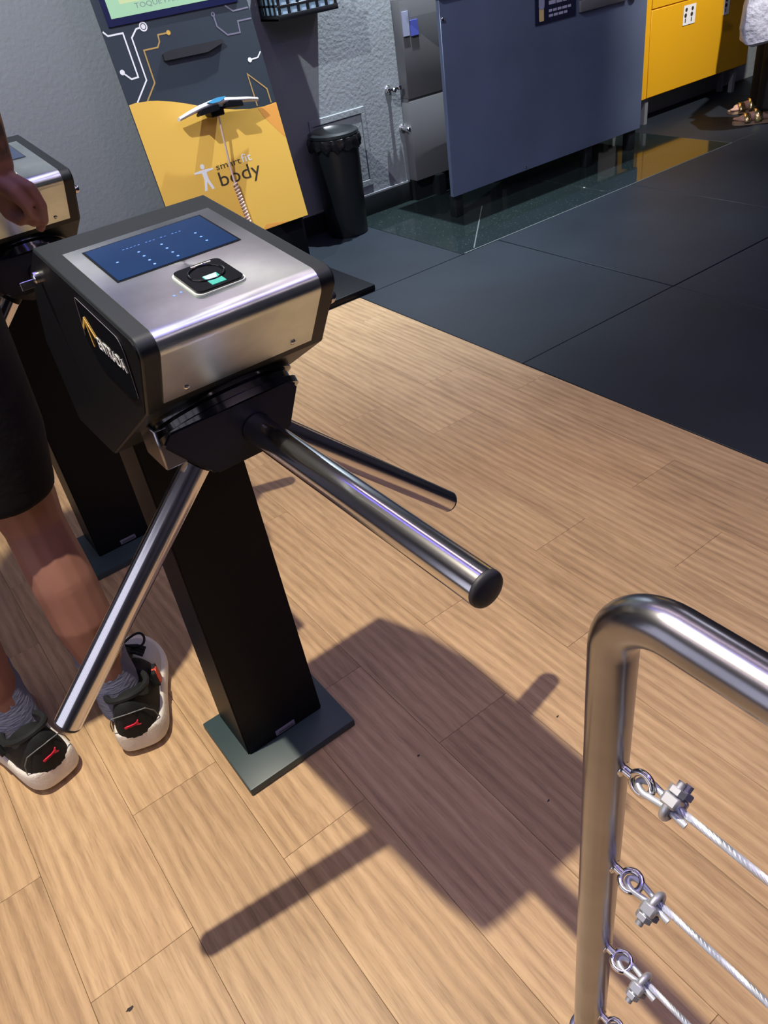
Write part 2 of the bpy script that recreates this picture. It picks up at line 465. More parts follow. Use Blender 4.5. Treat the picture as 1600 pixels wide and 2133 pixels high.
LINE_LABELS = ['added lavender ceiling tube light running above the wooden lane', 'added lavender ceiling tube light behind the viewer',
               'added lavender ceiling tube light above the rubber mats', 'added lavender ceiling tube light beyond the standing person',
               'added white ceiling tube light crossing above the handrail', 'added slim blue ceiling strip running above the wooden lane',
               'added slim blue ceiling strip crossing above the handrail']
for i, (x, y, ln, al, st, c) in enumerate(FILL_LINES):
    blue = c[0] < 0.5
    t = thing('added_ceiling_strip', LINE_LABELS[i], 'ceiling light', (x, y, 3.12 if blue else 3.06), math.pi / 2 if al == 'x' else 0, 'added ceiling fill lights')
    wd = 0.03 if blue else 0.05
    box('housing', M['lamp_can'], -wd - 0.01, wd + 0.01, -ln / 2 - 0.02, ln / 2 + 0.02, 0.0, 0.08, t)
    em = mat('fill_glow', c, 0.5, emit=(c, st * (0.85 if blue else 0.94)))
    box('diffuser', em, -wd, wd, -ln / 2, ln / 2, -0.02, -0.001, t)

# ------------------------------------------------------------------ the room
MAT_X = 1.722
fl = box('floor', M['substrate'], -3.0, 7.5, -4.0, 3.75, -0.08, -0.008, kind='structure')
# wooden planks, each one laid
PW, PL = 0.179, 0.88
pm = {}
def plank_mesh(w, l):
    k = (round(w, 4), round(l, 4))
    if k not in pm:
        bm = bmesh.new(); bx(bm, 0.00025, w - 0.00025, 0.00025, l - 0.00025, -0.008, 0.0, 0.0006, 1)
        me = bpy.data.meshes.new('plank'); bmesh.ops.recalc_face_normals(bm, faces=bm.faces); bm.to_mesh(me); bm.free(); me.materials.append(M['wood']); pm[k] = me
    return pm[k]
YMAX = 2.765
for c in range(-9, 10):
    x0 = -0.028 + PW * c; x1 = min(x0 + PW, MAT_X)
    if x0 >= MAT_X - 0.01: break
    y = (0.785 if c % 2 else 1.053) - PL * 4
    while y < YMAX:
        a, b = y, min(y + PL, YMAX)
        if b > -0.2 and b - a > 0.01:
            a = max(a, -0.3)
            share('plank', plank_mesh(x1 - x0, b - a), fl, (x0, a, 0))
        y += PL
# rubber mats
def slab(name, m, x0, x1, y0, y1, z0, z1, parent, g=0.002, bev=0.002):
    return box(name, m, x0 + g, x1 - g, y0 + g, y1 - g, z0, z1, parent, bev, 1)
xs = [MAT_X, 2.54, 3.494, 4.45, 5.40, 6.36, 7.3]
ys = [-2.2, -1.2, -0.2, 0.79, 1.78, 2.765]
for i in range(len(xs) - 1):
    for j in range(len(ys) - 1):
        slab('rubber_mat', M['rubber'], xs[i], xs[i + 1], ys[j], ys[j + 1], -0.008, 0.001 + 0.001 * ((i + j) % 2), fl)
for j in range(2):  # unseen mats added behind the viewer to darken the post's reflection
    for (a, b) in ((-3.0, -2.0), (-2.0, -1.0), (-1.0, 0.0), (0.0, 0.86), (0.86, MAT_X)):
        slab('rubber_mat', M['rubber'], a, b, -2.2 + 0.95 * j, -1.25 + 0.95 * j, -0.008, 0.001, fl)
for (a, b) in ((4.37, 5.40), (5.40, 6.36), (6.36, 7.3)):
    slab('rubber_mat', M['rubber'], a, b, 2.765, 3.69, -0.008, 0.001, fl)
for (a, b) in ((-3.0, -1.6), (-1.6, 0.2), (0.2, 1.15), (1.15, 2.32)):
    slab('rubber_mat', M['rubber'], a, b, 2.765, 3.69, -0.008, 0.001, fl)
# polished granite strip under the desk
for (a, b) in ((2.32, 3.35), (3.35, 4.37)):
    slab('granite_tile', M['granite'], a, b, 2.772, 3.69, -0.008, 0.0005, fl, 0.0008, 0.0008)
obj('joint_strip', ribbon([(2.405, 2.785, 0.0008), (2.86, 3.225, 0.0008)], 0.006, (0, 0, 1)), M['grout'], fl)
obj('joint_strip', ribbon([(2.33, 2.769, 0.0012), (4.37, 2.765, 0.0012)], 0.007, (0, 0, 1)), M['grout'], fl)
# dark specks and scuffs on the planks
for (x, y, r) in ((0.46, 0.79, 0.004), (0.72, 0.675, 0.004), (0.405, 0.185, 0.011), (0.425, 0.150, 0.009), (0.44, 0.145, 0.006), (-0.16, 0.735, 0.006), (0.575, 0.56, 0.003)):
    bm = bmesh.new(); n = 9
    prism(bm, [(x + r * (0.5 + 0.8 * random.random()) * math.cos(6.283 * k / n), y + r * (0.3 + 0.5 * random.random()) * math.sin(6.283 * k / n)) for k in range(n)], 0.0, 0.0006, lambda a, b, h: (a, b, h))
    obj('scuff_mark', bm, M['speck'], fl)

WY = 3.69
wb = box('wall_back', M['wall'], -3.0, 7.5, WY, WY + 0.15, -0.05, 3.2, kind='structure')
box('wall_left', M['wall_plain'], -3.15, -3.0, -4.0, WY + 0.15, -0.05, 3.2, kind='structure')
box('wall_right', M['wall_plain'], 7.5, 7.65, -4.0, WY + 0.15, -0.05, 3.2, kind='structure')
box('wall_front', M['wall_plain'], -3.15, 7.65, -4.15, -4.0, -0.05, 3.2, kind='structure')
box('ceiling', M['ceiling'], -3.15, 7.65, -4.15, WY + 0.15, 3.2, 3.3, kind='structure')
# unseen glowing glazing added in the left wall for reflections in the steel
win = box('added_window_1', M['lamp_can'], -3.0, -2.96, -0.75, 2.75, 0.25, 2.45, kind='structure')
added_glow = mat('added_glow_pane', (0.5, 0.52, 0.6), 0.4, emit=((0.84, 0.84, 1.0), 1.15))
for k in range(5):
    box('added_pane', added_glow, -2.965, -2.945, -0.70 + 0.69 * k, -0.70 + 0.69 * k + 0.60, 0.32, 2.38, win)
bb = box('baseboard_back', M['baseboard'], -3.0, 2.74, WY - 0.016, WY + 0.002, 0.0, 0.10, bevel=0.002, kind='structure')
box('cap_strip', M['wall_plain'], -3.0, 2.74, WY - 0.012, WY + 0.002, 0.1005, 0.108, bb)

# access hatch in the wall behind the bin
t = thing('access_hatch', 'grey square access hatch in the textured wall behind the bin', 'hatch', (2.16, WY, 0.15))
bm = bmesh.new()
for a in ((0, 0.34, 0.355, 0.385), (0, 0.34, 0, 0.03), (0, 0.022, 0.03, 0.355), (0.318, 0.34, 0.03, 0.355)):
    bx(bm, a[0], a[1], -0.010, 0.002, a[2], a[3], 0.002, 1)
obj('hatch_frame', bm, M['wall'], t)
box('hatch_door', M['wall'], 0.025, 0.315, -0.004, 0.002, 0.033, 0.352, t)

# wall taps
def tap(loc, label, down):
    t = thing('wall_tap', label, 'tap', loc, 0, 'chrome wall taps')
    bm = bmesh.new(); lathe(bm, [(0.020, 0), (0.022, 0.004), (0.016, 0.010)], 20, (0, 0.002, 0), (0, -1, 0)); obj('flange', bm, M['chrome'], t, True)
    bm = bmesh.new(); lathe(bm, [(0.010, 0.006), (0.010, 0.040), (0.014, 0.044), (0.014, 0.058), (0.009, 0.064)], 16, (0, 0, 0), (0, -1, 0)); obj('valve_body', bm, M['chrome'], t, True)
    bm = bmesh.new()
    if down:
        tube(bm, [(0.004, -0.045, -0.004), (0.030, -0.060, -0.045)], [0.010, 0.007], 12); obj('spout', bm, M['chrome'], t, True)
    else:
        tube(bm, [(-0.034, -0.052, 0.006), (0.034, -0.052, 0.006)], 0.007, 10)
        for sx in (-1, 1):
            lathe(bm, [(0.012, -0.010), (0.014, 0), (0.012, 0.010)], 12, (sx * 0.036, -0.052, 0.006), (0, 0, 1))
        obj('cross_handle', bm, M['chrome'], t, True)
tap((2.670, WY, 0.575), 'upper chrome wall tap with two small knobs', False)
tap((2.735, WY, 0.375), 'lower chrome wall tap with a slanted spout', True)

# grey low wall cabinet by the taps, lengthened behind the desk to darken the granite's reflection
t = thing('wall_cabinet', 'grey flat fronted cabinet standing between the wall taps and the slate desk', 'cabinet', (2.745, 3.62, 0))
box('door', M['cab'], 0, 1.66, 0, 0.066, 0.108, 0.505, t, 0.003)
box('upper_panel', M['cab'], 0, 1.66, 0, 0.066, 0.515, 1.15, t, 0.003)
box('rail', M['cab'], 0, 1.66, 0.006, 0.066, 0.5, 0.52, t)
box('plinth', M['baseboard'], 0.0, 1.66, 0.03, 0.066, 0.001, 0.107, t)
for lx in (0.13, 1.5):
    box('leg', M['baseboard'], lx, lx + 0.05, -0.03, 0.03, 0.001, 0.107, t)
tag(box('paper_note', M['lilac'], 2.752, 2.79, 3.613, 3.6195, 0.80, 0.905), 'tall lilac paper note stuck on the grey cabinet', 'note')
tag(box('paper_note', M['blue'], 2.798, 2.845, 3.611, 3.6185, 0.795, 0.862), 'short blue and white paper note stuck on the grey cabinet', 'note')

# ------------------------------------------------------------------ the turnstile
PXC = 0.292
def build_turnstile():
    t = thing('turnstile', '', 'turnstile', (PXC, 1.06, 0), 0, 'tripod turnstiles')
    ox, oy = PXC, 1.06
    Lc = lambda x, y, z: Vector((x - ox, y - oy, z))
    # base plate
    bm = bmesh.new(); a = Lc(0.169, 0.932, 0); b = Lc(0.411, 1.140, 0)
    bx(bm, a.x, b.x, a.y, b.y, 0.0005, 0.019, 0.0025, 2); obj('base_plate', bm, M['base'], t, True)
    # tapering column
    bm = bmesh.new()
    r0 = [(-0.086, 1.003 - oy), (0.086, 1.003 - oy), (0.086, 1.133 - oy), (-0.086, 1.133 - oy)]
    r1 = [(-0.076, 1.012 - oy), (0.076, 1.012 - oy), (0.076, 1.120 - oy), (-0.076, 1.120 - oy)]
    v0 = [bm.verts.new((p[0], p[1], 0.019)) for p in r0]; v1 = [bm.verts.new((p[0], p[1], 0.765)) for p in r1]
    bm.faces.new(v0[::-1]); bm.faces.new(v1); bridge(bm, v0, v1)
    bmesh.ops.bevel(bm, geom=[e for e in bm.edges if abs(e.verts[0].co.z - e.verts[1].co.z) > 0.1], offset=0.003, segments=2, affect='EDGES')
    col = obj('column', bm, M['black'], t, True)
    pl = box('maker_plate', M['plaque'], -0.022, 0.022, 1.0005 - oy, 1.0045 - oy, 0.024, 0.037, col, 0.001)
    for k in range(7):
        pass
    box('plate_lettering', M['plaque_dark'], -0.016, 0.017, 0.9998 - oy, 1.001 - oy, 0.0285, 0.0325, col)
    # head shell
    prof = [(0.972, 1.037), (0.677, 1.003), (0.739, 0.907), (0.979, 0.753), (1.128, 0.748), (1.128, 0.880), (1.045, 0.992)]
    prof = [(y - oy, z) for y, z in prof]
    rp = round_poly(prof, [0.004, 0.0145, 0.004, 0.003, 0.003, 0.01, 0.01], 8)
    bm = bmesh.new(); prism(bm, rp, -0.110, 0.110, lambda a, b, h: (h, a, b))
    hs = obj('head_shell', bm, M['black_frame'], t, True)
    bv = hs.modifiers.new('bevel', 'BEVEL'); bv.width = 0.002; bv.segments = 2; bv.limit_method = 'ANGLE'; bv.angle_limit = math.radians(50)
    # dark side cheeks, slightly proud, under the satin rim
    inner = round_poly([(y - oy, z) for y, z in ((0.9705, 1.0345), (0.681, 1.0012), (0.741, 0.909), (0.980, 0.756), (1.125, 0.751), (1.125, 0.879), (1.043, 0.989))], [0.004, 0.0135, 0.004, 0.003, 0.003, 0.01, 0.01], 6)
    for s, nm in ((-1, 'side_cheek'), (1, 'side_cheek')):
        bm = bmesh.new(); prism(bm, inner, 0.1095 * s, 0.1112 * s, lambda a, b, h: (h, a, b))
        obj(nm, bm, M['black'], t)
    # steel wrap: offset strip following top, bend and front
    def strip(y0, t0):
        F = Vector((0.677 - oy, 1.003)); top = Vector((1, 0.1153)).normalized(); fr = Vector((0.0620, -0.096)).normalized()
        ang = math.acos(top.dot(fr)); tl = 0.0145 / math.tan(ang / 2)
        pts = [(0.926 - oy, 1.003 + 0.1153 * (0.926 - 0.677))]
        c = F + (top + fr).normalized() * (0.0145 / math.sin(ang / 2))
        s = F + top * tl - c; e = F + fr * tl - c
        a0 = math.atan2(s.y, s.x); a1 = math.atan2(e.y, e.x); dl = (a1 - a0) % (2 * math.pi)
        if dl > math.pi: dl -= 2 * math.pi
        for k in range(13):
            q = a0 + dl * k / 12; pts.append((c.x + 0.0145 * math.cos(q), c.y + 0.0145 * math.sin(q)))
        pts.append((0.7325 - oy, 0.917))
        return pts
    sp = strip(0, 0)
    bm = bmesh.new()
    def off(pts, d):
        out = []
        for i, p in enumerate(pts):
            a = Vector(pts[max(0, i - 1)]); b = Vector(pts[min(len(pts) - 1, i + 1)]); tdir = (b - a).normalized()
            n = Vector((tdir.y, -tdir.x))   # outward side
            if n.y < 0 and i == 0: n = -n
            out.append(Vector(p) + n * d)
        return out
    # outward = up at the top
    up = off(sp, 0.0014)
    if up[0].y < sp[0][1]: up = off(sp, -0.0014)
    poly = [tuple(p) for p in up] + [tuple(Vector(p)) for p in reversed(sp)]
    prism(bm, poly, -0.0912, 0.0912, lambda a, b, h: (h, a, b))
    st = obj('steel_cover', bm, M['steel'], t, True)
    for sx in (-0.065, 0.065):
        bm = bmesh.new(); lathe(bm, [(0.0033, -0.001), (0.0033, 0.0022), (0.0018, 0.0034)], 14, (sx, 0.7255 - oy, 0.927), (0, -0.84, -0.54)); obj('screw', bm, M['chrome'], st, True)
    # frame on the sloping top: u = x, v = up the slope, n
    vv = Vector((0, 1, 0.1153)).normalized(); nn = Vector((0, -vv.z, vv.y))
    def tp(x, y, h=0.0): return Vector((x - ox, y - oy, 1.003 + 0.1153 * (y - 0.677))) + nn * (0.0014 + h)
    def top_prism(poly, h0, h1): 
        b_ = bmesh.new(); prism(b_, poly, h0, h1, lambda a, b, h: tp(a, b, h)); return b_
    so = obj('display_frame', top_prism([(0.2185, 0.813), (0.3655, 0.813), (0.3655, 0.9125), (0.2185, 0.9125)], 0.0001, 0.0006), M['gloss'], t)
    sc = obj('display', top_prism([(0.221, 0.8155), (0.363, 0.8155), (0.363, 0.910), (0.221, 0.910)], 0.0004, 0.0010), M['screen_blue'], t)
    marks = [(0.2665, 0.866), (0.2665, 0.852), (0.2665, 0.838), (0.2665, 0.825), (0.294, 0.866), (0.294, 0.852), (0.294, 0.838), (0.294, 0.825), (0.336, 0.866), (0.336, 0.852), (0.336, 0.838), (0.238, 0.858)]
    bm0 = bmesh.new(); prism(bm0, [(0.0016 * math.cos(6.283 * k / 8), 0.0016 * math.sin(6.283 * k / 8)) for k in range(8)], 0, 0.0002, lambda a, b, h: Vector((a, b, h)))
    mk = bpy.data.meshes.new('key_mark'); bm0.to_mesh(mk); bm0.free(); mk.materials.append(M['screen_mark'])
    for (x, y) in marks:
        o = share('key_mark', mk, sc); o.location = tp(x, y, 0.0011); o.rotation_euler = (math.atan(0.1153), 0, 0)
    for k in range(16):
        x = 0.256 + k * 0.0046
        if k in (5, 9, 12): continue
        o = share('key_mark', mk, sc, scale=(0.85, 0.28, 1)); o.location = tp(x, 0.884, 0.0011); o.rotation_euler = (math.atan(0.1153), 0, 0)
    # fingerprint reader
    cx, cy = 0.2935, 0.754
    rr = lambda w, h, r: round_poly([(cx - w, cy - h), (cx + w, cy - h), (cx + w, cy + h), (cx - w, cy + h)], r, 6)
    fr = obj('fingerprint_reader', top_prism(rr(0.0288, 0.0318, 0.008), 0.0, 0.002), M['white_rim'], t, True)
    obj('reader_face', top_prism(rr(0.0268, 0.0300, 0.007), 0.002, 0.0046), M['gloss'], fr, True)
    bm = bmesh.new(); pts = []
    for k in range(33):
        q = math.pi * 2 * k / 32; pts.append(tp(cx + 0.0185 * math.cos(q), cy + 0.0035 + 0.0185 * math.sin(q), 0.0052))
    tube(bm, pts, 0.0012, 8, False); obj('finger_guide', bm, M['gloss'], fr, True)
    obj('sensor_window', top_prism([(0.2855, 0.7285), (0.3015, 0.7285), (0.3015, 0.7515), (0.2855, 0.7515)], 0.0046, 0.0052), M['sensor'], fr)
    obj('sensor_glint', top_prism([(0.2862, 0.7405), (0.2965, 0.7385), (0.3010, 0.7510), (0.2862, 0.7510)], 0.0052, 0.0054), M['glint_paint'], fr)  # glint painted as a brighter glowing patch on the sensor
    text_obj('reader_lettering', 'FINGERPRINT READER', 0.023, 0.0022, M['white'], fr, tp(cx - 0.006, cy + 0.0248, 0.0048), (1, 0, 0), vv)
    for (x, y) in ((0.2495, 0.744), (0.258, 0.746)):
        o = share('indicator_dot', mk, t, scale=(0.9, 0.9, 1)); o.location = tp(x, y, 0.0003)
        o.rotation_euler = (math.atan(0.1153), 0, 0)
    # side badge with arrow and lettering on the left cheek (faces -x)
    X = -0.1112
    bp = round_poly([(0.866, 0.957), (0.848, 1.011), (0.735, 0.997), (0.7285, 0.985), (0.737, 0.930), (0.76, 0.918), (0.85, 0.930)], [0.012, 0.006, 0.02, 0.02, 0.006, 0.02, 0.02], 5)
    bp = [(y - oy, z) for y, z in bp]
    bm = bmesh.new(); prism(bm, bp, X, X - 0.0012, lambda a, b, h: (h, a, b)); bd = obj('direction_badge', bm, M['gloss'], t)
    rim = [Vector((X - 0.0013, a, b)) for a, b in bp[5:29]]
    bm = bmesh.new(); tube(bm, rim, 0.00028, 6, True); obj('badge_edge', bm, M['plaque'], bd)
    P = lambda y, z: (X - 0.0015, y - oy, z)
    bm = ribbon([P(0.857, 0.973), P(0.8385, 0.9885), P(0.8195, 0.9715)], 0.0036, (-1, 0, 0)); obj('arrow', bm, M['amber'], bd)
    bm = ribbon([P(0.8385, 0.9865), P(0.8385, 0.9565)], 0.0036, (-1, 0, 0)); obj('arrow', bm, M['amber'], bd)
    text_obj('lettering', 'ENTRADA', 0.0745, 0.0135, M['white'], bd, P(0.8175, 0.9605), (0, -1, -0.06), (0, -0.06, 1))
    # lock with key on the left, bolt on the right
    bm = bmesh.new(); lathe(bm, [(0.007, 0), (0.007, 0.006), (0.0045, 0.008)], 14, (X, 0.992 - oy, 1.000), (-1, 0, 0)); lk = obj('key_lock', bm, M['chrome'], t, True)
    bm = bmesh.new(); bx(bm, X - 0.024, X - 0.006, 0.991 - oy, 0.993 - oy, 0.990, 1.000, 0.0006, 1); obj('key', bm, M['chrome'], lk)
    bm = bmesh.new(); lathe(bm, [(0.008, 0), (0.008, 0.004), (0.005, 0.008)], 14, (0.1112, 0.712 - oy, 0.965), (1, 0, 0)); obj('side_bolt', bm, M['chrome'], t, True)
    # underside bracket, collar, hub
    ax = Vector((0, -0.5774, -0.8165)); A = Lc(0.292, 0.810, 0.843)
    bm = bmesh.new(); lathe(bm, [(0.088, -0.034), (0.092, -0.022), (0.092, -0.006), (0.086, -0.003), (0.086, 0.004), (0.092, 0.006), (0.092, 0.014)], 48, A, ax); obj('hub_collar', bm, M['gloss'], t, True)
    bm = bmesh.new(); bx(bm, -0.095, -0.055, 0.80 - oy, 0.86 - oy, 0.80, 0.855, 0.002, 1); obj('bracket', bm, M['rail'], t, True)
    dirs = []
    bm = bmesh.new()
    faces = [(0.078, [(-0.109, 0.027), (-0.098, 0.040), (0.052, 0.040), (0.063, 0.030), (0.040, -0.022), (0.029, -0.032), (-0.061, -0.032), (-0.069, -0.025)]),
             (0.062, [(-0.050, 0.030), (0.050, 0.030), (0.034, -0.026), (-0.034, -0.026)]),
             (0.056, [(-0.042, 0.028), (0.036, 0.028), (0.030, -0.024), (-0.030, -0.024)])]
    for k in range(3):
        Rm = Matrix.Rotation(2 * math.pi * k / 3, 3, ax)
        d = Rm @ Vector((0.009, -1, 0)); u = Rm @ Vector((1, 0.009, 0)); v = Rm @ Vector((0, 0, 1)); dirs.append((d, u, v))
    dirs = [dirs[0]] + sorted(dirs[1:], key=lambda q: q[0].x)
    for (d, u, v), (td, poly) in zip(dirs, faces):
        for (a, b) in poly: bm.verts.new(A + d * td + u * a + v * b)
    r = bmesh.ops.convex_hull(bm, input=bm.verts[:])
    bmesh.ops.delete(bm, geom=[g for g in r['geom_interior'] if isinstance(g, bmesh.types.BMVert)], context='VERTS')
    bmesh.ops.dissolve_limit(bm, angle_limit=math.radians(2), verts=bm.verts[:], edges=bm.edges[:])
    bmesh.ops.bevel(bm, geom=bm.edges[:], offset=0.003, segments=2, affect='EDGES')
    obj('hub', bm, M['hub'], t, True)
    for d, u, v in dirs:
        bm = bmesh.new(); tube(bm, [A + d * 0.06, A + d * 0.4535], 0.0176, 40); am = obj('arm', bm, M['chrome'], t, True)
        bm = bmesh.new(); lathe(bm, [(0.0150, -0.006), (0.0174, 0.0), (0.0175, 0.0022), (0.0166, 0.0042), (0.0130, 0.0062), (0.0070, 0.0074), (0.0001, 0.0078)], 32, A + d * 0.4535, d); obj('end_cap', bm, M['rubber_cap'], am, True)
        bm = bmesh.new(); lathe(bm, [(0.0186, 0.066), (0.0186, 0.0790), (0.0180, 0.0795)], 32, A, d); obj('arm_socket', bm, M['black'], am, True)
    return t
T1 = build_turnstile()
T1['label'] = 'near black turnstile with steel topped head, blue display and three bright steel arms'
T2 = dup(T1, -0.002, 0.848, 0, 'far black turnstile half hidden behind the near one, person standing in its lane')

# ------------------------------------------------------------------ steel cable handrail
t = thing('cable_handrail', 'brushed steel tube handrail with four wire ropes in the foreground', 'handrail', (0.355, 0.273, 0))
RR = 0.0206; ZR = 0.852; br = 0.056
pts = [(0, 0, 0.0), (0, 0, 0.4), (0, 0, ZR - br)]
for k in range(1, 13):
    q = math.pi / 2 * k / 12
    pts.append((0, -br + br * math.cos(q), ZR - br + br * math.sin(q)))
pts += [(0, -0.5, ZR), (0, -1.1, ZR)]
for k in range(1, 13):
    q = math.pi / 2 * k / 12
    pts.append((0, -1.1 - br * math.sin(q), ZR - br + br * math.cos(q)))
pts += [(0, -1.1 - br, 0.4), (0, -1.1 - br, 0.0)]
bm = bmesh.new(); tube(bm, pts, RR, 40); obj('tube_frame', bm, M['rail'], t, True)
for yy in (0, -1.1 - br):
    bm = bmesh.new(); lathe(bm, [(0.027, 0.0005), (0.027, 0.003), (0.022, 0.005)], 32, (0, yy, 0)); obj('floor_flange', bm, M['rail'], t, True)

def helix_rope(bm, a, b, r, strands=6, turns_per_m=38):
    a, b = Vector(a), Vector(b); d = b - a; ln = d.length; u, v = frame_of(d)
    n = int(ln * turns_per_m * 8)
    for s in range(strands):
        ph = 2 * math.pi * s / strands
        pp = []
        for i in range(n + 1):
            q = ph + 2 * math.pi * turns_per_m * ln * i / n
            pp.append(a + d * (i / n) + (u * math.cos(q) + v * math.sin(q)) * r * 0.60)
        tube(bm, pp, r * 0.42, 5, False)

SPEC = [(0.650, 0.004, 25, 1), (0.480, -0.004, 75, -1), (0.297, 0.002, 80, -1), (0.098, -0.006, 70, -1)]
for i, (z, dz, tw, sg) in enumerate(SPEC):
    e = thing('x', '', '') if False else None
    # eye bolt
    bm = bmesh.new(); y0 = -RR + 0.002
    lathe(bm, [(0.0080, 0), (0.0080, 0.0018), (0.0046, 0.0022), (0.0046, 0.011)], 16, (0, y0, z), (0, -1, 0))
    c = Vector((0, y0 - 0.021, z)); rad = 0.0105
    a = math.radians(tw); uu = Vector((0, -1, 0)); ww = Vector((math.sin(a), 0, math.cos(a)))
    if i == 0: ww = Vector((0.35, 0, 1)).normalized()
    rp = [c + uu * (rad * math.cos(2 * math.pi * k / 28)) + ww * (rad * math.sin(2 * math.pi * k / 28)) for k in range(29)]
    tube(bm, rp, 0.0034, 10, False)
    eb = obj('eye_bolt', bm, M['chrome'], t, True)
    # wire rope: loop through the eye, clamp, standing line
    yl = y0 - 0.029; yc = y0 - 0.047
    bm = bmesh.new(); loop = []
    for k in range(15):
        q = math.pi * k / 14
        loop.append((0.0062 * math.cos(q), yl + 0.011 * math.sin(q) * 1.0, z + 0.0008 * math.cos(q)))
    loop = [(0.0034, yc, z)] + loop + [(-0.0034, yc, z), (-0.0038, yc - 0.022, z - 0.003)]
    tube(bm, loop, 0.0032, 10); lp = obj('rope_loop', bm, M['rope'], t, True)
    bm = bmesh.new(); helix_rope(bm, (0.0030, yc, z), (0.0, -1.1 - br + RR, z + dz - 0.0), 0.0036)
    rp_ = obj('wire_rope', bm, M['rope'], t, True)
    # clamp: saddle, U-bolt, nuts
    cl = Matrix.Translation((0, yc - 0.004, z)) @ Matrix.Rotation(math.radians(-125 if i == 0 else 50), 4, 'Y') @ Matrix.Diagonal((1.2, 1.35, 1.2, 1))
    bm = bmesh.new(); bx(bm, -0.0115, 0.0115, -0.0050, 0.0050, -0.0085, -0.0020, 0.0018, 2); bx(bm, -0.0125, -0.0060, -0.0058, 0.0058, -0.0095, 0.0005, 0.0016, 1); bx(bm, 0.0060, 0.0125, -0.0058, 0.0058, -0.0095, 0.0005, 0.0016, 1)
    bm.transform(cl); sd = obj('clamp_saddle', bm, M['zinc'], t, True)
    bm = bmesh.new(); ub = [(-0.0088, 0, -0.020), (-0.0088, 0, 0.0)] + [(-0.0088 * math.cos(math.pi * k / 10), 0, 0.0088 * math.sin(math.pi * k / 10)) for k in range(1, 10)] + [(0.0088, 0, 0.0), (0.0088, 0, -0.020)]
    tube(bm, ub, 0.0029, 10); bm.transform(cl); obj('u_bolt', bm, M['zinc'], sd, True)
    for sx in (-1, 1):
        bm = bmesh.new(); lathe(bm, [(0.0056, -0.0150), (0.0060, -0.0145), (0.0060, -0.0102), (0.0056, -0.0097)], 6, (sx * 0.0088, 0, 0)); bm.transform(cl); obj('nut', bm, M['zinc'], sd)

# ------------------------------------------------------------------ body scan kiosk
KS = 0.2; KN = math.sqrt(1 + KS * KS)
def kp(u, v, h=0.0):
    """point on the leaning panel: u = x, v = distance up the slope from the lower edge"""
    n = Vector((0, -1, KS)) / KN
    return Vector((u, 3.22 + KS * v / KN, 0.26 + v / KN)) + n * h
kn = Vector((0, -1, KS)) / KN
t = thing('body_scan_kiosk', 'leaning charcoal and yellow kiosk with lit screen and white electrode handle bar', 'kiosk')
bm = bmesh.new(); bx(bm, 1.14, 1.812, 2.765, 3.66, 0.002, 0.030, 0.006, 2); obj('platform', bm, M['black'], t, True)
box('base_cabinet', M['black'], 1.34, 1.785, 3.24, 3.62, 0.031, 0.255, t, 0.004)
bm = bmesh.new(); prism(bm, [(1.171, 0.0), (1.80, 0.0), (1.80, 1.55), (1.171, 1.55)], -0.010, 0.0, kp); obj('front_panel', bm, M['kiosk'], t)
bm = bmesh.new(); prism(bm, [(3.30, 0.256), (3.63, 0.256), (3.63, 1.70), (3.575, 1.74), (3.28, 0.30)], 1.42, 1.73, lambda a, b, h: (h, a, b)); obj('rear_support', bm, M['kiosk'], t)
wave = [(1.171, 0.59), (1.198, 0.592), (1.224, 0.59), (1.257, 0.587), (1.291, 0.581), (1.357, 0.563), (1.411, 0.544), (1.462, 0.524), (1.535, 0.500), (1.604, 0.482), (1.669, 0.470), (1.738, 0.465), (1.80, 0.469)]
bm = bmesh.new(); prism(bm, [(1.171, -0.002), (1.80, -0.002)] + wave[::-1], 0.0004, 0.0016, kp); yp = obj('yellow_panel', bm, M['yellow'], t)
bm = bmesh.new(); prism(bm, [(1.708, 0.4635), (1.7985, 0.466), (1.7985, 0.33), (1.785, 0.345), (1.755, 0.385), (1.725, 0.425)], 0.0016, 0.0019, kp); obj('orange_swoosh', bm, M['orange'], yp)
bm = bmesh.new(); prism(bm, [(1.56, 0.0), (1.70, 0.0), (1.64, 0.010), (1.585, 0.018)], 0.0016, 0.0019, kp); obj('orange_swoosh', bm, M['orange'], yp)
# printed circuit traces
def trace(pts, mt, w, name='circuit_line'):
    obj(name, ribbon([kp(u, v, 0.0003) for u, v in pts], w, kn), mt, t)
def disc(u, v, r, mt, r_in=0.0, name='circuit_node'):
    bm = bmesh.new()
    if r_in:
        n = 24
        a = [bm.verts.new(kp(u + r * math.cos(6.2832 * k / n), v + r * math.sin(6.2832 * k / n), 0.0012)) for k in range(n)]
        b = [bm.verts.new(kp(u + r_in * math.cos(6.2832 * k / n), v + r_in * math.sin(6.2832 * k / n), 0.0012)) for k in range(n)]
        bridge(bm, a, b)
    else:
        prism(bm, [(u + r * math.cos(6.2832 * k / 20), v + r * math.sin(6.2832 * k / 20)) for k in range(20)], 0.0003, 0.0013, kp)
    obj(name, bm, mt, t)
trace([(1.172, 0.841), (1.186, 0.825), (1.246, 0.825), (1.246, 0.674), (1.217, 0.673), (1.191, 0.701)], M['white'], 0.0058)
disc(1.191, 0.701, 0.0095, M['white'])
trace([(1.320, 0.831), (1.302, 0.829), (1.274, 0.804), (1.274, 0.658), (1.207, 0.591)], M['white'], 0.0056)
disc(1.333, 0.832, 0.0165, M['white'], 0.0115); disc(1.333, 0.832, 0.0085, M['white'])
trace([(1.423, 0.796), (1.38, 0.796), (1.377, 0.773), (1.363, 0.756), (1.304, 0.756), (1.303, 0.643), (1.247, 0.586)], M['gold_line'], 0.0054)
disc(1.425, 0.796, 0.0085, M['amber'])
trace([(1.695, 0.846), (1.724, 0.822), (1.795, 0.824)], M['plaque'], 0.0056)
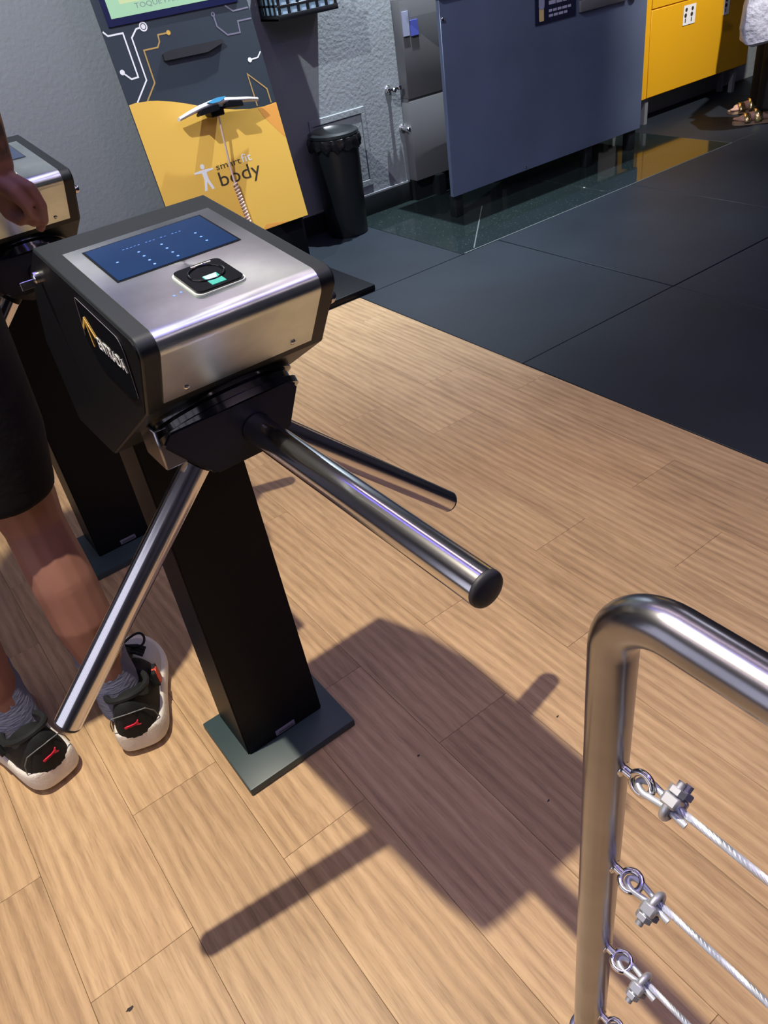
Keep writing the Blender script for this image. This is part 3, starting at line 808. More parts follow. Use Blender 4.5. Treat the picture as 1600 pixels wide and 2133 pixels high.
trace([(1.634, 0.817), (1.635, 0.782), (1.67, 0.746), (1.728, 0.745), (1.732, 0.785), (1.796, 0.785)], M['plaque'], 0.0056)
disc(1.633, 0.825, 0.0085, M['plaque'], 0.004)
trace([(1.736, 0.643), (1.775, 0.645), (1.795, 0.664)], M['white'], 0.0050); disc(1.736, 0.643, 0.009, M['white'])
trace([(1.709, 0.473), (1.706, 0.596), (1.776, 0.526), (1.777, 0.472)], M['gold_line'], 0.0054)
# screen
bm = bmesh.new(); prism(bm, [(1.200, 0.850), (1.755, 0.850), (1.755, 1.26), (1.200, 1.26)], 0.0, 0.006, kp); bz = obj('screen_bezel', bm, M['navy'], t)
bm = bmesh.new(); prism(bm, [(1.220, 0.874), (1.735, 0.874), (1.735, 1.24), (1.220, 1.24)], 0.006, 0.0068, kp); obj('screen', bm, M['screen_green'], bz)
bm = bmesh.new(); prism(bm, [(1.270, 0.915), (1.690, 0.915), (1.690, 1.19), (1.270, 1.19)], 0.0068, 0.0071, kp); obj('screen_window', bm, M['screen_pale'], bz)
text_obj('screen_lettering', 'TOQUE PARA', 0.200, 0.020, M['grey_text'], bz, kp(1.325, 0.8895, 0.0073), (1, 0, 0), kp(0, 1) - kp(0, 0))
# recessed dark grip shelf
bm = bmesh.new(); prism(bm, round_poly([(1.367, 0.705), (1.556, 0.702), (1.640, 0.724), (1.630, 0.735), (1.400, 0.736), (1.368, 0.730)], 0.004, 4), 0.0002, 0.018, kp); obj('shelf_lip', bm, M['rubber_cap'], t)
# electrode handle bar, held on a cradle
cr = bmesh.new(); bx(cr, 1.465, 1.525, 3.25, 3.33, 0.735, 0.765, 0.004, 1); obj('cradle', cr, M['black'], t, True)
def bar_pt(u, v, h): return kp(u, v, h)
cen = [(1.332, 0.497), (1.375, 0.507), (1.425, 0.516), (1.480, 0.522), (1.535, 0.521), (1.590, 0.512), (1.645, 0.505), (1.693, 0.496)]
bm = bmesh.new(); prev = None
for i, (u, v) in enumerate(cen):
    k = i / (len(cen) - 1); th = 0.0075 + 0.0045 * math.sin(math.pi * k); dp = 0.016 + 0.010 * math.sin(math.pi * k)
    h = 0.045 + 0.020 * math.sin(math.pi * k)
    rg = [bm.verts.new(kp(u, v + th * math.sin(6.2832 * j / 16), h + dp * math.cos(6.2832 * j / 16))) for j in range(16)]
    if prev: bridge(bm, prev, rg)
    else: bm.faces.new(rg[::-1])
    prev = rg
bm.faces.new(prev); hb = obj('handle_bar', bm, M['abs_white'], t, True)
bm = bmesh.new(); prism(bm, [(1.452, 0.527), (1.500, 0.536), (1.535, 0.534), (1.530, 0.528), (1.505, 0.520), (1.470, 0.520)], 0.055, 0.094, kp); obj('blue_inlay', bm, M['cyan'], hb)
for (a, b) in (((1.392, 0.497), (1.496, 0.505)), ((1.514, 0.504), (1.602, 0.496))):
    bm = bmesh.new(); rr_ = round_poly([(a[0], a[1] - 0.010), (b[0], b[1] - 0.012), (b[0], b[1] + 0.009), (a[0] + 0.03, a[1] + 0.012)], 0.006, 3); prism(bm, rr_, 0.055, 0.095, kp); obj('grip', bm, M['black'], hb)
# cord: straight upper length, coiled lower length
bm = bmesh.new(); tube(bm, [kp(1.497, 0.495, 0.060), kp(1.494, 0.375, 0.040), kp(1.493, 0.28, 0.022), kp(1.494, 0.215, 0.016)], 0.0042, 10); cd = obj('cord', bm, M['cord'], t, True)
bm = bmesh.new(); cp = []
for i in range(260):
    k = i / 259; q = 2 * math.pi * 15 * k
    u = 1.494 + 0.010 * k; v = 0.215 - 0.20 * k
    cp.append(kp(u + 0.0085 * math.cos(q), v, 0.014 + 0.0085 * math.sin(q)))
tube(bm, cp, 0.0036, 7); obj('coiled_cord', bm, M['cord'], t, True)
# printed mark: figure and lettering
vd = kp(0, 1) - kp(0, 0)
text_obj('lettering', 'smart', 0.119, 0.0200, M['print_dark'], t, kp(1.4385, 0.2815, 0.0018), (1, 0, 0), vd)
text_obj('lettering', 'fit', 0.048, 0.0330, M['white'], t, kp(1.562, 0.2815, 0.0018), (1, 0, 0), vd)
text_obj('lettering', 'body', 0.198, 0.0740, M['print_dark'], t, kp(1.437, 0.1985, 0.0018), (1, 0, 0), vd)
bm = bmesh.new()
prism(bm, [(1.3805 + 0.0095 * math.cos(6.2832 * k / 14), 0.3105 + 0.0105 * math.sin(6.2832 * k / 14)) for k in range(14)], 0.0017, 0.0024, kp)
prism(bm, [(1.336, 0.2965), (1.336, 0.2900), (1.370, 0.2870), (1.371, 0.2600), (1.358, 0.2190), (1.369, 0.2180), (1.381, 0.2520), (1.393, 0.2180), (1.404, 0.2190), (1.391, 0.2600), (1.391, 0.2870), (1.424, 0.2900), (1.424, 0.2965), (1.392, 0.2985), (1.370, 0.2985)], 0.0017, 0.0024, kp)
obj('figure_mark', bm, M['white'], t)
trace([(1.340, 0.2290), (1.352, 0.2150), (1.373, 0.2100), (1.394, 0.2130), (1.410, 0.2215), (1.418, 0.2300)], M['print_dark'], 0.0042, 'figure_arc')

# ------------------------------------------------------------------ wall basket
t = thing('wall_basket', 'black plastic grid basket hanging on the wall beside the kiosk, pale blue paper inside', 'basket', (2.01, 3.52, 0.985))
BW, BD, BH = 0.31, 0.165, 0.16
box('bottom', M['basket'], 0, BW, 0, BD, 0, 0.008, t)
box('rim', M['basket'], -0.008, BW + 0.008, -0.008, 0.004, BH - 0.015, BH, t, 0.003)
box('lower_band', M['basket'], -0.003, BW + 0.003, -0.004, 0.005, 0.0, 0.022, t, 0.002)
hm = {}
for k in range(7):
    box('upright', M['basket'], k * (BW - 0.014) / 6, k * (BW - 0.014) / 6 + 0.014, -0.003, 0.004, 0.02, BH - 0.014, t, 0.0015, 1)
for k in range(1, 4):
    box('crossbar', M['basket'], 0, BW, -0.0035, 0.0035, 0.012 + k * 0.033, 0.024 + k * 0.033, t, 0.0015, 1)
for sx in (0.0, BW - 0.005):
    box('side_band', M['basket'], sx, sx + 0.005, 0.004, BD, 0.0, 0.022, t)
    for k in range(4):
        box('upright', M['basket'], sx, sx + 0.005, 0.03 + k * 0.04, 0.042 + k * 0.04, 0.02, BH, t)
    for k in range(1, 4):
        box('crossbar', M['basket'], sx, sx + 0.005, 0.004, BD, 0.02 + k * 0.031, 0.029 + k * 0.031, t)
box('back', M['basket'], 0, BW, BD, BD + 0.005, 0, BH, t)
tag(box('paper_stack', M['paper'], 2.025, 2.305, 3.528, 3.672, 0.995, 1.115), 'pale blue paper stack inside the wall basket', 'paper')

# ------------------------------------------------------------------ waste bin
t = thing('waste_bin', 'tall black round waste bin with bag edge turned over its rim', 'waste bin', (2.205, 3.545, 0.002))
bm = bmesh.new(); lathe(bm, [(0.100, 0.0), (0.104, 0.006), (0.112, 0.25), (0.118, 0.472)], 48); obj('body', bm, M['bin'], t, True)
bm = bmesh.new(); n = 48; rings = []
for (r, h, am) in ((0.1195, 0.476, 0), (0.127, 0.472, 0.003), (0.131, 0.450, 0.007), (0.128, 0.425, 0.009), (0.1195, 0.418, 0.004)):
    rings.append([bm.verts.new(((r + am * math.sin(k * 2.3 + h * 40)) * math.cos(6.2832 * k / n), (r + am * math.sin(k * 2.3 + h * 40)) * math.sin(6.2832 * k / n), h + (0.010 * math.sin(k * 1.7) if h < 0.44 else 0))) for k in range(n)])
for a, b in zip(rings, rings[1:]): bridge(bm, a, b)
obj('bag_edge', bm, M['binbag'], t, True)
bm = bmesh.new(); lathe(bm, [(0.121, 0.470), (0.126, 0.478), (0.124, 0.490), (0.108, 0.497), (0.098, 0.488), (0.070, 0.480), (0.02, 0.479)], 48); obj('lid', bm, M['bin'], t, True)

# ------------------------------------------------------------------ slate reception desk
t = thing('reception_desk', 'slate grey reception desk front panel raised on short black feet', 'desk', (2.64, 3.2, 0))
bm = bmesh.new(); bx(bm, 0, 1.445, -0.012, 0.012, 0.11, 0.968, 0.002, 1); obj('front_panel', bm, M['slate'], t, True)
bm = bmesh.new(); bx(bm, -0.015, 1.47, -0.03, 0.33, 0.969, 0.995, 0.004, 2); obj('desk_top', bm, M['desk_top'], t, True)
for lx in (0.02, 1.0, 1.37):
    box('foot', M['baseboard'], lx, lx + 0.05, 0.0, 0.05, 0.001, 0.109, t, 0.003)
for lx in (0.55, 1.37):
    box('leg', M['baseboard'], lx, lx + 0.05, 0.27, 0.32, 0.001, 0.968, t, 0.003)
bm = bmesh.new(); lathe(bm, [(0.007, 0), (0.007, 0.003), (0.004, 0.005)], 12, (0.51, -0.012, 0.128), (0, -1, 0)); obj('lock', bm, M['chrome'], t, True)
bm = bmesh.new(); lathe(bm, [(0.010, 0), (0.010, 0.004), (0.006, 0.007)], 12, (0.012, -0.012, 0.885), (0, -1, 0)); obj('hinge', bm, M['chrome'], t, True)
bm = bmesh.new(); bx(bm, 0.905, 1.26, -0.030, -0.012, 0.772, 0.822, 0.004, 2); obj('grey_bar', bm, M['cab'], t, True)  # raised grey bar on the panel, round end beside it
bm = bmesh.new(); lathe(bm, [(0.020, 0), (0.030, 0.004), (0.030, 0.016), (0.018, 0.020)], 24, (1.31, -0.012, 0.795), (0, -1, 0)); obj('grey_bar_end', bm, M['cab'], t, True)
# notice card
t = thing('notice_card', 'navy notice card with bottle picture and pale lettering on the desk front', 'card', (3.236, 3.187, 0.765))
box('card', M['sign'], 0, 0.285, -0.004, -0.0005, 0, 0.17, t)
bm = bmesh.new(); bt = round_poly([(0.026, 0.012), (0.056, 0.012), (0.056, 0.085), (0.050, 0.100), (0.048, 0.135), (0.034, 0.135), (0.032, 0.100), (0.026, 0.085)], 0.004, 3)
prism(bm, bt, -0.0055, -0.004, lambda a, b, h: (a, h, b)); bo = obj('bottle_picture', bm, M['cream'], t)
bm = bmesh.new(); prism(bm, round_poly([(0.022, 0.062), (0.060, 0.062), (0.060, 0.112), (0.022, 0.112)], 0.014, 4), -0.0065, -0.0055, lambda a, b, h: (a, h, b)); obj('cloth_picture', bm, M['lilac'], bo)
for k, (z, w) in enumerate(((0.022, 0.150), (0.043, 0.165), (0.074, 0.170), (0.104, 0.165), (0.134, 0.170))):
    h = 0.011 if k < 2 else 0.016; x = 0.092
    while x < 0.092 + w - 0.02:
        l = random.uniform(0.022, 0.05)
        box('lettering', M['sign_text'], x, min(x + l, 0.268), -0.0048, -0.004, z, z + h, t)
        x += l + 0.007

# ------------------------------------------------------------------ yellow counter
t = thing('yellow_counter', 'yellow box counter on grey metal legs behind the slate desk', 'counter', (4.47, 3.5, 0))
bm = bmesh.new(); bx(bm, 0, 1.115, 0.0, 0.16, 0.155, 0.95, 0.003, 1); obj('body', bm, M['yellow2'], t, True)
box('drawer_front', M['yellow2'], 0.055, 1.10, -0.006, 0.0, 0.640, 0.93, t, 0.0015, 1)
box('door_front', M['yellow2'], 0.055, 1.10, -0.006, 0.0, 0.160, 0.632, t, 0.0015, 1)
for lx in (0.07, 1.00):
    for ly in (0.03, 0.12):
        box('leg', M['grey_leg'], lx, lx + 0.03, ly - 0.015, ly + 0.015, 0.001, 0.156, t)
for (x, z, n, lab) in ((4.826, 0.505, 2, 'pair of white pictogram stickers on the yellow counter, nearer the desk'), (5.238, 0.497, 1, 'single white pictogram sticker on the yellow counter, nearer the bag')):
    st = thing('sticker', lab, 'sticker', (x, 3.492, z), 0)
    box('sheet', M['white'], 0, 0.060 * n, -0.0015, 0.0, 0, 0.105, st)
    for q in range(n):
        for (dx, dz, r) in ((0.026, 0.082, 0.011), (0.022, 0.052, 0.012)):
            bm = bmesh.new(); prism(bm, [(q * 0.06 + dx + r * math.cos(6.2832 * k / 14), dz + r * math.sin(6.2832 * k / 14)) for k in range(14)], -0.0025, -0.0015, lambda a, b, h: (a, h, b)); obj('pictogram', bm, M['print_dark'], st)
        box('pictogram', M['print_dark'], q * 0.06 + 0.018, q * 0.06 + 0.026, -0.0025, -0.0015, 0.014, 0.036, st)

# ------------------------------------------------------------------ people
def capsule(bm, p0, r0, p1, r1, n=14):
    p0, p1 = Vector(p0), Vector(p1); d = p1 - p0
    if d.length < 1e-6: d = Vector((0, 0, 1e-4))
    ln = d.length; a = d.normalized(); u, v = frame_of(a)
    prof = []
    for k in range(1, 5):
        q = math.pi / 2 * k / 4; prof.append((r0 * math.sin(q), -r0 * math.cos(q)))
    for k in range(0, 4):
        q = math.pi / 2 * k / 4; prof.append((r1 * math.cos(q), ln + r1 * math.sin(q)))
    prev = None; first = None
    for r, h in prof:
        rg = ring(bm, p0 + a * h, u, v, r, r, n)
        if prev: bridge(bm, prev, rg)
        else: first = rg
        prev = rg
    bm.faces.new(first[::-1]); bm.faces.new(prev)

def chain(bm, pts):
    for (a, ra), (b, rb) in zip(pts, pts[1:]): capsule(bm, a, ra, b, rb)

def ellip(bm, c, rx, ry, rz, rot=0.0):
    m = Matrix.Translation(Vector(c)) @ Matrix.Rotation(rot, 4, 'Z') @ Matrix.Diagonal((rx, ry, rz, 1))
    bmesh.ops.create_icosphere(bm, subdivisions=3, radius=1.0, matrix=m)

def frustum(bm, rings, n=28):
    """rings: (centre, rx, ry, rotz)"""
    prev = None; first = None
    for c, rx, ry, rz in rings:
        c = Vector(c); u = Vector((math.cos(rz), math.sin(rz), 0)); v = Vector((-math.sin(rz), math.cos(rz), 0))
        rg = ring(bm, c, u, v, rx, ry, n)
        if prev: bridge(bm, prev, rg)
        else: first = rg
        prev = rg
    bm.faces.new(first[::-1]); bm.faces.new(prev)

def fuse(o, vox, it=6, fac=0.5):
    r = o.modifiers.new('fuse', 'REMESH'); r.mode = 'VOXEL'; r.voxel_size = vox; r.use_smooth_shade = True
    s = o.modifiers.new('soften', 'SMOOTH'); s.iterations = it; s.factor = fac

def head_on(bm, c, face, s=1.0):
    """skull, jaw, nose, ears, brow ridge; face = horizontal unit direction"""
    c = Vector(c); f = Vector(face).normalized(); sd = Vector((-f.y, f.x, 0)); a = math.atan2(f.y, f.x) - math.pi / 2
    ellip(bm, c + Vector((0, 0, 0.035)) - f * 0.012, 0.075, 0.093, 0.088, a)
    ellip(bm, c + f * 0.022 + Vector((0, 0, -0.045)), 0.058, 0.068, 0.070, a)
    ellip(bm, c + f * 0.072 + Vector((0, 0, -0.098)), 0.022, 0.018, 0.016, a)
    capsule(bm, c + f * 0.088 + Vector((0, 0, 0.018)), 0.009, c + f * 0.106 + Vector((0, 0, -0.022)), 0.013)
    for s_ in (-1, 1):
        ellip(bm, c + sd * (0.077 * s_) + Vector((0, 0, -0.010)) - f * 0.005, 0.010, 0.020, 0.032, a)
        capsule(bm, c + f * 0.080 + sd * (0.014 * s_) + Vector((0, 0, 0.030)), 0.008, c + f * 0.070 + sd * (0.046 * s_) + Vector((0, 0, 0.030)), 0.008)

def face_parts(root, c, face, m_hair, longhair=False):
    c = Vector(c); f = Vector(face).normalized(); sd = Vector((-f.y, f.x, 0)); a = math.atan2(f.y, f.x) - math.pi / 2
    bm = bmesh.new(); ellip(bm, c + Vector((0, 0, 0.055)) - f * 0.028, 0.084, 0.092, 0.086, a)
    if longhair:
        frustum(bm, [(c - f * 0.05 + Vector((0, 0, 0.06)), 0.080, 0.055, a), (c - f * 0.075 + Vector((0, 0, -0.08)), 0.085, 0.040, a), (c - f * 0.095 + Vector((0, 0, -0.24)), 0.065, 0.026, a)])
    h = obj('hair', bm, m_hair, root, True); fuse(h, 0.008, 3)
    for s_ in (-1, 1):
        bm = bmesh.new(); ellip(bm, c + f * 0.077 + sd * (0.031 * s_) + Vector((0, 0, 0.006)), 0.013, 0.011, 0.010, a); e = obj('eye', bm, M['eye'], root, True)
        bm = bmesh.new(); ellip(bm, c + f * 0.087 + sd * (0.031 * s_) + Vector((0, 0, 0.006)), 0.005, 0.003, 0.005, a); obj('iris', bm, M['hair'], e, True)
    bm = bmesh.new(); ellip(bm, c + f * 0.085 + Vector((0, 0, -0.062)), 0.024, 0.009, 0.007, a); obj('mouth', bm, M['lip'], root, True)

# --- shoe, heel at origin pointing +y
def shoe(root, loc, ang, mirror):
    s = -1 if mirror else 1
    T = Matrix.Translation(Vector(loc)) @ Matrix.Rotation(ang, 4, 'Z') @ Matrix.Diagonal((1.22, 1.05, 1.32, 1))
    st = [(0.000, 0.020), (0.010, 0.032), (0.030, 0.0405), (0.070, 0.0415), (0.120, 0.0405), (0.165, 0.0450), (0.205, 0.0510), (0.240, 0.0490), (0.268, 0.0390), (0.285, 0.0240), (0.292, 0.0100)]
    def curve(y): return 0.006 * math.sin(y / 0.292 * math.pi) * s
    # sole
    bm = bmesh.new(); prev = None
    for y, w in st:
        k = y / 0.292
        zt = 0.046 - 0.014 * min(1, k * 1.5) + (0.010 if k > 0.85 else 0) * (k - 0.85) / 0.15
        if y < 0.02: zt += 0.006
        zb = 0.001 + (0.010 * (1 - y / 0.02) if y < 0.02 else 0) + (0.014 * (k - 0.8) / 0.2 if k > 0.8 else 0)
        cx = curve(y); w2 = w * 1.06
        sec = [(cx - w2 * 0.90, y, zb), (cx + w2 * 0.90, y, zb), (cx + w2 * 1.04, y, zb + 0.010), (cx + w2, y, zt - 0.004), (cx + w2 * 0.88, y, zt + 0.002), (cx - w2 * 0.88, y, zt + 0.002), (cx - w2, y, zt - 0.004), (cx - w2 * 1.04, y, zb + 0.010)]
        rg = [bm.verts.new(T @ Vector(q)) for q in sec]
        if prev: bridge(bm, prev, rg)
        else: bm.faces.new(rg[::-1])
        prev = rg
    bm.faces.new(prev); so = obj('sole', bm, M['shoe_white'], root, True)
    ss = so.modifiers.new('sub', 'SUBSURF'); ss.levels = 2; ss.render_levels = 2
    # white heel clip climbing the back
    # upper
    hts = [(0.000, 0.020, 0.108), (0.010, 0.031, 0.117), (0.035, 0.0375, 0.112), (0.060, 0.0385, 0.098), (0.090, 0.0385, 0.090), (0.120, 0.0385, 0.095), (0.145, 0.0400, 0.094), (0.170, 0.0430, 0.084), (0.200, 0.0470, 0.071), (0.232, 0.0465, 0.060), (0.258, 0.0385, 0.051), (0.276, 0.0260, 0.043), (0.285, 0.012, 0.036)]
    def upper(lo, hi, nm, mt, grow=0.0):
        bm = bmesh.new(); prev = None
        for y, w, h in hts:
            if y < lo - 1e-6 or y > hi + 1e-6: continue
            cx = curve(y); rg = []
            z0 = 0.024
            for j in range(20):
                q = math.pi * 2 * j / 20
                cc, sn = math.cos(q), math.sin(q)
                xx = (abs(cc) ** 0.75) * (1 if cc > 0 else -1) * (w + grow)
                zz = z0 + (h + grow - z0) * (abs(sn) ** 0.8) if sn > 0 else z0 - 0.004 * abs(sn)
                if sn > 0: xx *= 1 - 0.22 * (abs(sn) ** 2)
                rg.append(bm.verts.new(T @ Vector((cx + xx, y, zz))))
            if prev: bridge(bm, prev, rg)
            else: bm.faces.new(rg[::-1])
            prev = rg
        bm.faces.new(prev); o = obj(nm, bm, mt, root, True)
        m_ = o.modifiers.new('sub', 'SUBSURF'); m_.levels = 1; m_.render_levels = 1
        return o
    up = upper(0.0, 0.170, 'upper', M['shoe_black'])
    upper(0.145, 0.29, 'toe_box', M['shoe_grey'], 0.0006)
    # padded collar
    bm = bmesh.new(); pts = []
    for k in range(25):
        q = 2 * math.pi * k / 24; y = 0.066 + 0.050 * math.cos(q)
        pts.append(T @ Vector((curve(y) + 0.0325 * math.sin(q), y, 0.103 - 0.012 * math.cos(q) - 0.006 * math.sin(q) ** 2)))
    tube(bm, pts, 0.0065, 8, False); obj('collar', bm, M['shoe_black'], root, True)
    # tongue and laces
    bm = bmesh.new(); tg = [T @ Vector((curve(0.13), 0.118, 0.112)), T @ Vector((curve(0.15), 0.145, 0.101)), T @ Vector((curve(0.19), 0.190, 0.080))]
    tube(bm, tg, [0.014, 0.016, 0.013], 10); obj('tongue', bm, M['shoe_black'], root, True)
    lace = []
    for y, z in ((0.140, 0.110), (0.158, 0.101), (0.176, 0.093), (0.194, 0.084)):
        bm = bmesh.new(); tube(bm, [T @ Vector((curve(y) + x, y + 0.006 * math.cos(x * 60), z - 14 * x * x)) for x in (-0.030, -0.018, 0, 0.018, 0.030)], 0.0036, 8); obj('lace', bm, M['shoe_black'], root, True)
    bm = bmesh.new(); lp = []
    for k in range(29):
        q = 2 * math.pi * k / 28
        lp.append(T @ Vector((curve(0.17) + s * 0.008 + 0.030 * math.sin(q) , 0.172 + 0.014 * math.sin(2 * q), 0.108 + 0.006 * math.cos(q))))
    tube(bm, lp, 0.0027, 7, False); obj('lace_bow', bm, M['shoe_black'], root, True)
    # heel counter outline and leaping mark on the back
    def hp(a, z, g=0.0):
        """point on the heel surface, a in radians round the back"""
        w = 0.0375 + g; yy = 0.040
        k = 1 - max(0, z - 0.05) * 1.6
        return T @ Vector((math.sin(a) * w * (0.98 - max(0, z - 0.05) * 1.2), yy - math.cos(a) * (0.036 + g), z))
    bm = bmesh.new(); tube(bm, [hp(a, z, 0.0035) for a, z in ((-1.30, 0.046), (-1.15, 0.066), (-0.8, 0.086), (-0.3, 0.094), (0.3, 0.094), (0.8, 0.086), (1.15, 0.066), (1.30, 0.046))], 0.0012, 6); obj('heel_piping', bm, M['piping'], root)
    cat = [(-13, -1.5), (-10, 0.5), (-5, 1.0), (0, 1.8), (5, 2.4), (8, 4.6), (10.5, 8.0), (12, 8.2), (11, 5.0), (10.5, 2.0), (11.5, -1), (14, -4.0), (12.0, -4.6), (8.6, -1.8), (5, -0.8), (0, -1.2), (-4, -2.2), (-8, -2.6), (-9.5, -4.2), (-12.5, -4.4), (-11, -2.8)]
    bm = bmesh.new()
    va = [bm.verts.new(hp(x * 0.025, 0.070 + y * 0.00085, 0.0040)) for x, y in cat]
    vb = [bm.verts.new(hp(x * 0.025, 0.070 + y * 0.00085, 0.0062)) for x, y in cat]
    fa = bm.faces.new(va); fb = bm.faces.new(vb); bridge(bm, va, vb)
    bmesh.ops.triangulate(bm, faces=[fa, fb]); obj('leaping_mark', bm, M['red'], root)
    # red side tab on the outer side
    for (y0, y1, nm, mt, g) in ((0.098, 0.142, 'side_tab', M['shoe_black'], 0.0015), (0.106, 0.132, 'side_mark', M['redtab'], 0.0035)):
        bm = bmesh.new()
        poly = round_poly([(y0, 0.050), (y1, 0.046), (y1, 0.072), (y0 + 0.008, 0.078)], 0.005, 3)
        prism(bm, poly, 0.036, 0.0405 + g, lambda a, b, h: T @ Vector((s * h * (1.03 - (b - 0.05) * 1.5) + curve(a), a, b)))
        obj(nm, bm, mt, root)

# --- person in the lane
HA = -0.35                     # body turned a little right
P1 = thing('person', 'person in black shorts and trainers with a tattooed forearm reaching for the far turnstile', 'person', (0, 0, 0))
bm = bmesh.new()
RA, RK, RH = Vector((0.062, 1.262, 0.085)), Vector((0.068, 1.335, 0.500)), Vector((0.070, 1.375, 0.90))
LA, LK, LH = Vector((-0.130, 1.335, 0.085)), Vector((-0.135, 1.395, 0.495)), Vector((-0.105, 1.400, 0.90))
for A_, K_, H_ in ((RA, RK, RH), (LA, LK, LH)):
    back = Vector((0, -0.018, 0))
    chain(bm, [(A_ + Vector((0, 0.02, -0.03)), 0.034), (A_, 0.036), (A_ + (K_ - A_) * 0.25 + back * 0.5, 0.041), (A_ + (K_ - A_) * 0.52 + back, 0.056), (A_ + (K_ - A_) * 0.72 + back, 0.057), (K_, 0.054), (K_ + (H_ - K_) * 0.3, 0.070), (K_ + (H_ - K_) * 0.7, 0.082), (H_, 0.088)])
    chain(bm, [(A_ + Vector((0, 0, -0.05)), 0.03), (A_ + Vector((0.02, 0.12, -0.055)), 0.026)])
hip = (RH + LH) / 2
ellip(bm, hip + Vector((0, 0, 0.03)), 0.165, 0.115, 0.12)
chest = hip + Vector((0.0, 0.0, 0.38))
ellip(bm, hip + Vector((0, 0.005, 0.20)), 0.140, 0.100, 0.20)
ellip(bm, chest, 0.165, 0.115, 0.19)
RS = chest + Vector((0.175, 0.02, 0.135)); LS = chest + Vector((-0.175, -0.01, 0.135))
capsule(bm, LS, 0.055, RS, 0.055)
neck = chest + Vector((0.005, 0.02, 0.17))
HC = neck + Vector((0.012, 0.035, 0.185))
chain(bm, [(neck - Vector((0, 0, 0.03)), 0.058), (HC - Vector((0, 0.02, 0.06)), 0.052)])
fdir = Vector((0.35, 1, 0)).normalized()
head_on(bm, HC, fdir)
# right arm reaching down and forward, hand over the far turnstile
RE = Vector((0.254, 1.395, 1.232)); RWt = Vector((0.269, 1.462, 1.052))
chain(bm, [(RS, 0.056), (RS + (RE - RS) * 0.5, 0.050), (RE, 0.042), (RE + (RWt - RE) * 0.3, 0.044), (RE + (RWt - RE) * 0.7, 0.036), (RWt, 0.029)])
chain(bm, [(LS, 0.056), (LS + Vector((-0.06, 0.0, -0.15)), 0.048), (LS + Vector((-0.07, 0.0, -0.29)), 0.040), (LS + Vector((-0.06, 0.06, -0.52)), 0.027)])
# left hand
LW = LS + Vector((-0.06, 0.06, -0.52))
ellip(bm, LW + Vector((0, 0.01, -0.05)), 0.018, 0.040, 0.048)
for k in range(4):
    yk = -0.028 + 0.019 * k
    chain(bm, [(LW + Vector((0, 0.01 + yk, -0.085)), 0.0095), (LW + Vector((0.006, 0.012 + yk, -0.120)), 0.009), (LW + Vector((0.020, 0.012 + yk, -0.145)), 0.008)])
chain(bm, [(LW + Vector((0.012, 0.035, -0.03)), 0.012), (LW + Vector((0.022, 0.055, -0.065)), 0.0095), (LW + Vector((0.026, 0.055, -0.09)), 0.008)])
# right hand, curled fingers (dx = picture-right direction, dz = down, dd = away)
ex = Vector((0.80, -0.60, 0.0)); ey = Vector((0.10, 0.18, -0.98)).normalized(); ed = Vector((0.55, 0.80, 0.1))
def hnd(a, b, c=0.0): return RWt + ex * a + ey * b + ed * c
for (a0, b0, a1, b1, r) in ((-0.012, 0.012, 0.000, 0.030, 0.026), (0.000, 0.028, 0.014, 0.046, 0.023), (-0.014, 0.026, -0.010, 0.056, 0.022), (0.006, 0.030, 0.000, 0.058, 0.019)):
    capsule(bm, hnd(a0, b0), r, hnd(a1, b1), r * 0.95)
FING = [
    [(0.024, 0.026, -0.012, 0.0125), (0.046, 0.040, -0.016, 0.0105), (0.051, 0.070, -0.016, 0.0092), (0.042, 0.098, -0.012, 0.0080)],
    [(0.018, 0.046, 0.004, 0.0120), (0.033, 0.070, 0.006, 0.0102), (0.036, 0.095, 0.004, 0.0090), (0.027, 0.112, -0.004, 0.0080)],
    [(0.000, 0.055, -0.004, 0.0120), (0.010, 0.084, -0.008, 0.0102), (0.024, 0.096, -0.014, 0.0090), (0.034, 0.088, -0.018, 0.0080)],
    [(-0.018, 0.052, -0.008, 0.0115), (-0.010, 0.078, -0.014, 0.0098), (0.006, 0.090, -0.020, 0.0085), (0.017, 0.082, -0.024, 0.0075)],
]
for fg in FING: chain(bm, [(hnd(a, b, c), r) for a, b, c, r in fg])
chain(bm, [(hnd(0.000, 0.016, -0.020), 0.0135), (hnd(0.020, 0.036, -0.030), 0.0115), (hnd(0.032, 0.062, -0.030), 0.0095), (hnd(0.030, 0.080, -0.026), 0.0080)])
body = obj('body', bm, M['skin'], P1, True); fuse(body, 0.0034, 4, 0.5)
face_parts(P1, HC, fdir, M['hair'])
# shorts
bm = bmesh.new()
for K_, H_, dx in ((RK, RH, -0.012), (LK, LH, -0.01)):
    frustum(bm, [(K_ + Vector((dx, 0.0, 0.070)), 0.078, 0.082, 0), (K_ + (H_ - K_) * 0.45 + Vector((dx * 0.5, 0, 0)), 0.098, 0.102, 0), (H_ + Vector((0, 0, 0.02)), 0.108, 0.125, 0)])
frustum(bm, [(hip + Vector((0, 0, -0.10)), 0.175, 0.120, 0), (hip + Vector((0, 0, 0.05)), 0.180, 0.130, 0), (hip + Vector((0, 0, 0.15)), 0.150, 0.115, 0)])
sh = obj('shorts', bm, M['cloth'], P1, True); fuse(sh, 0.008, 3)
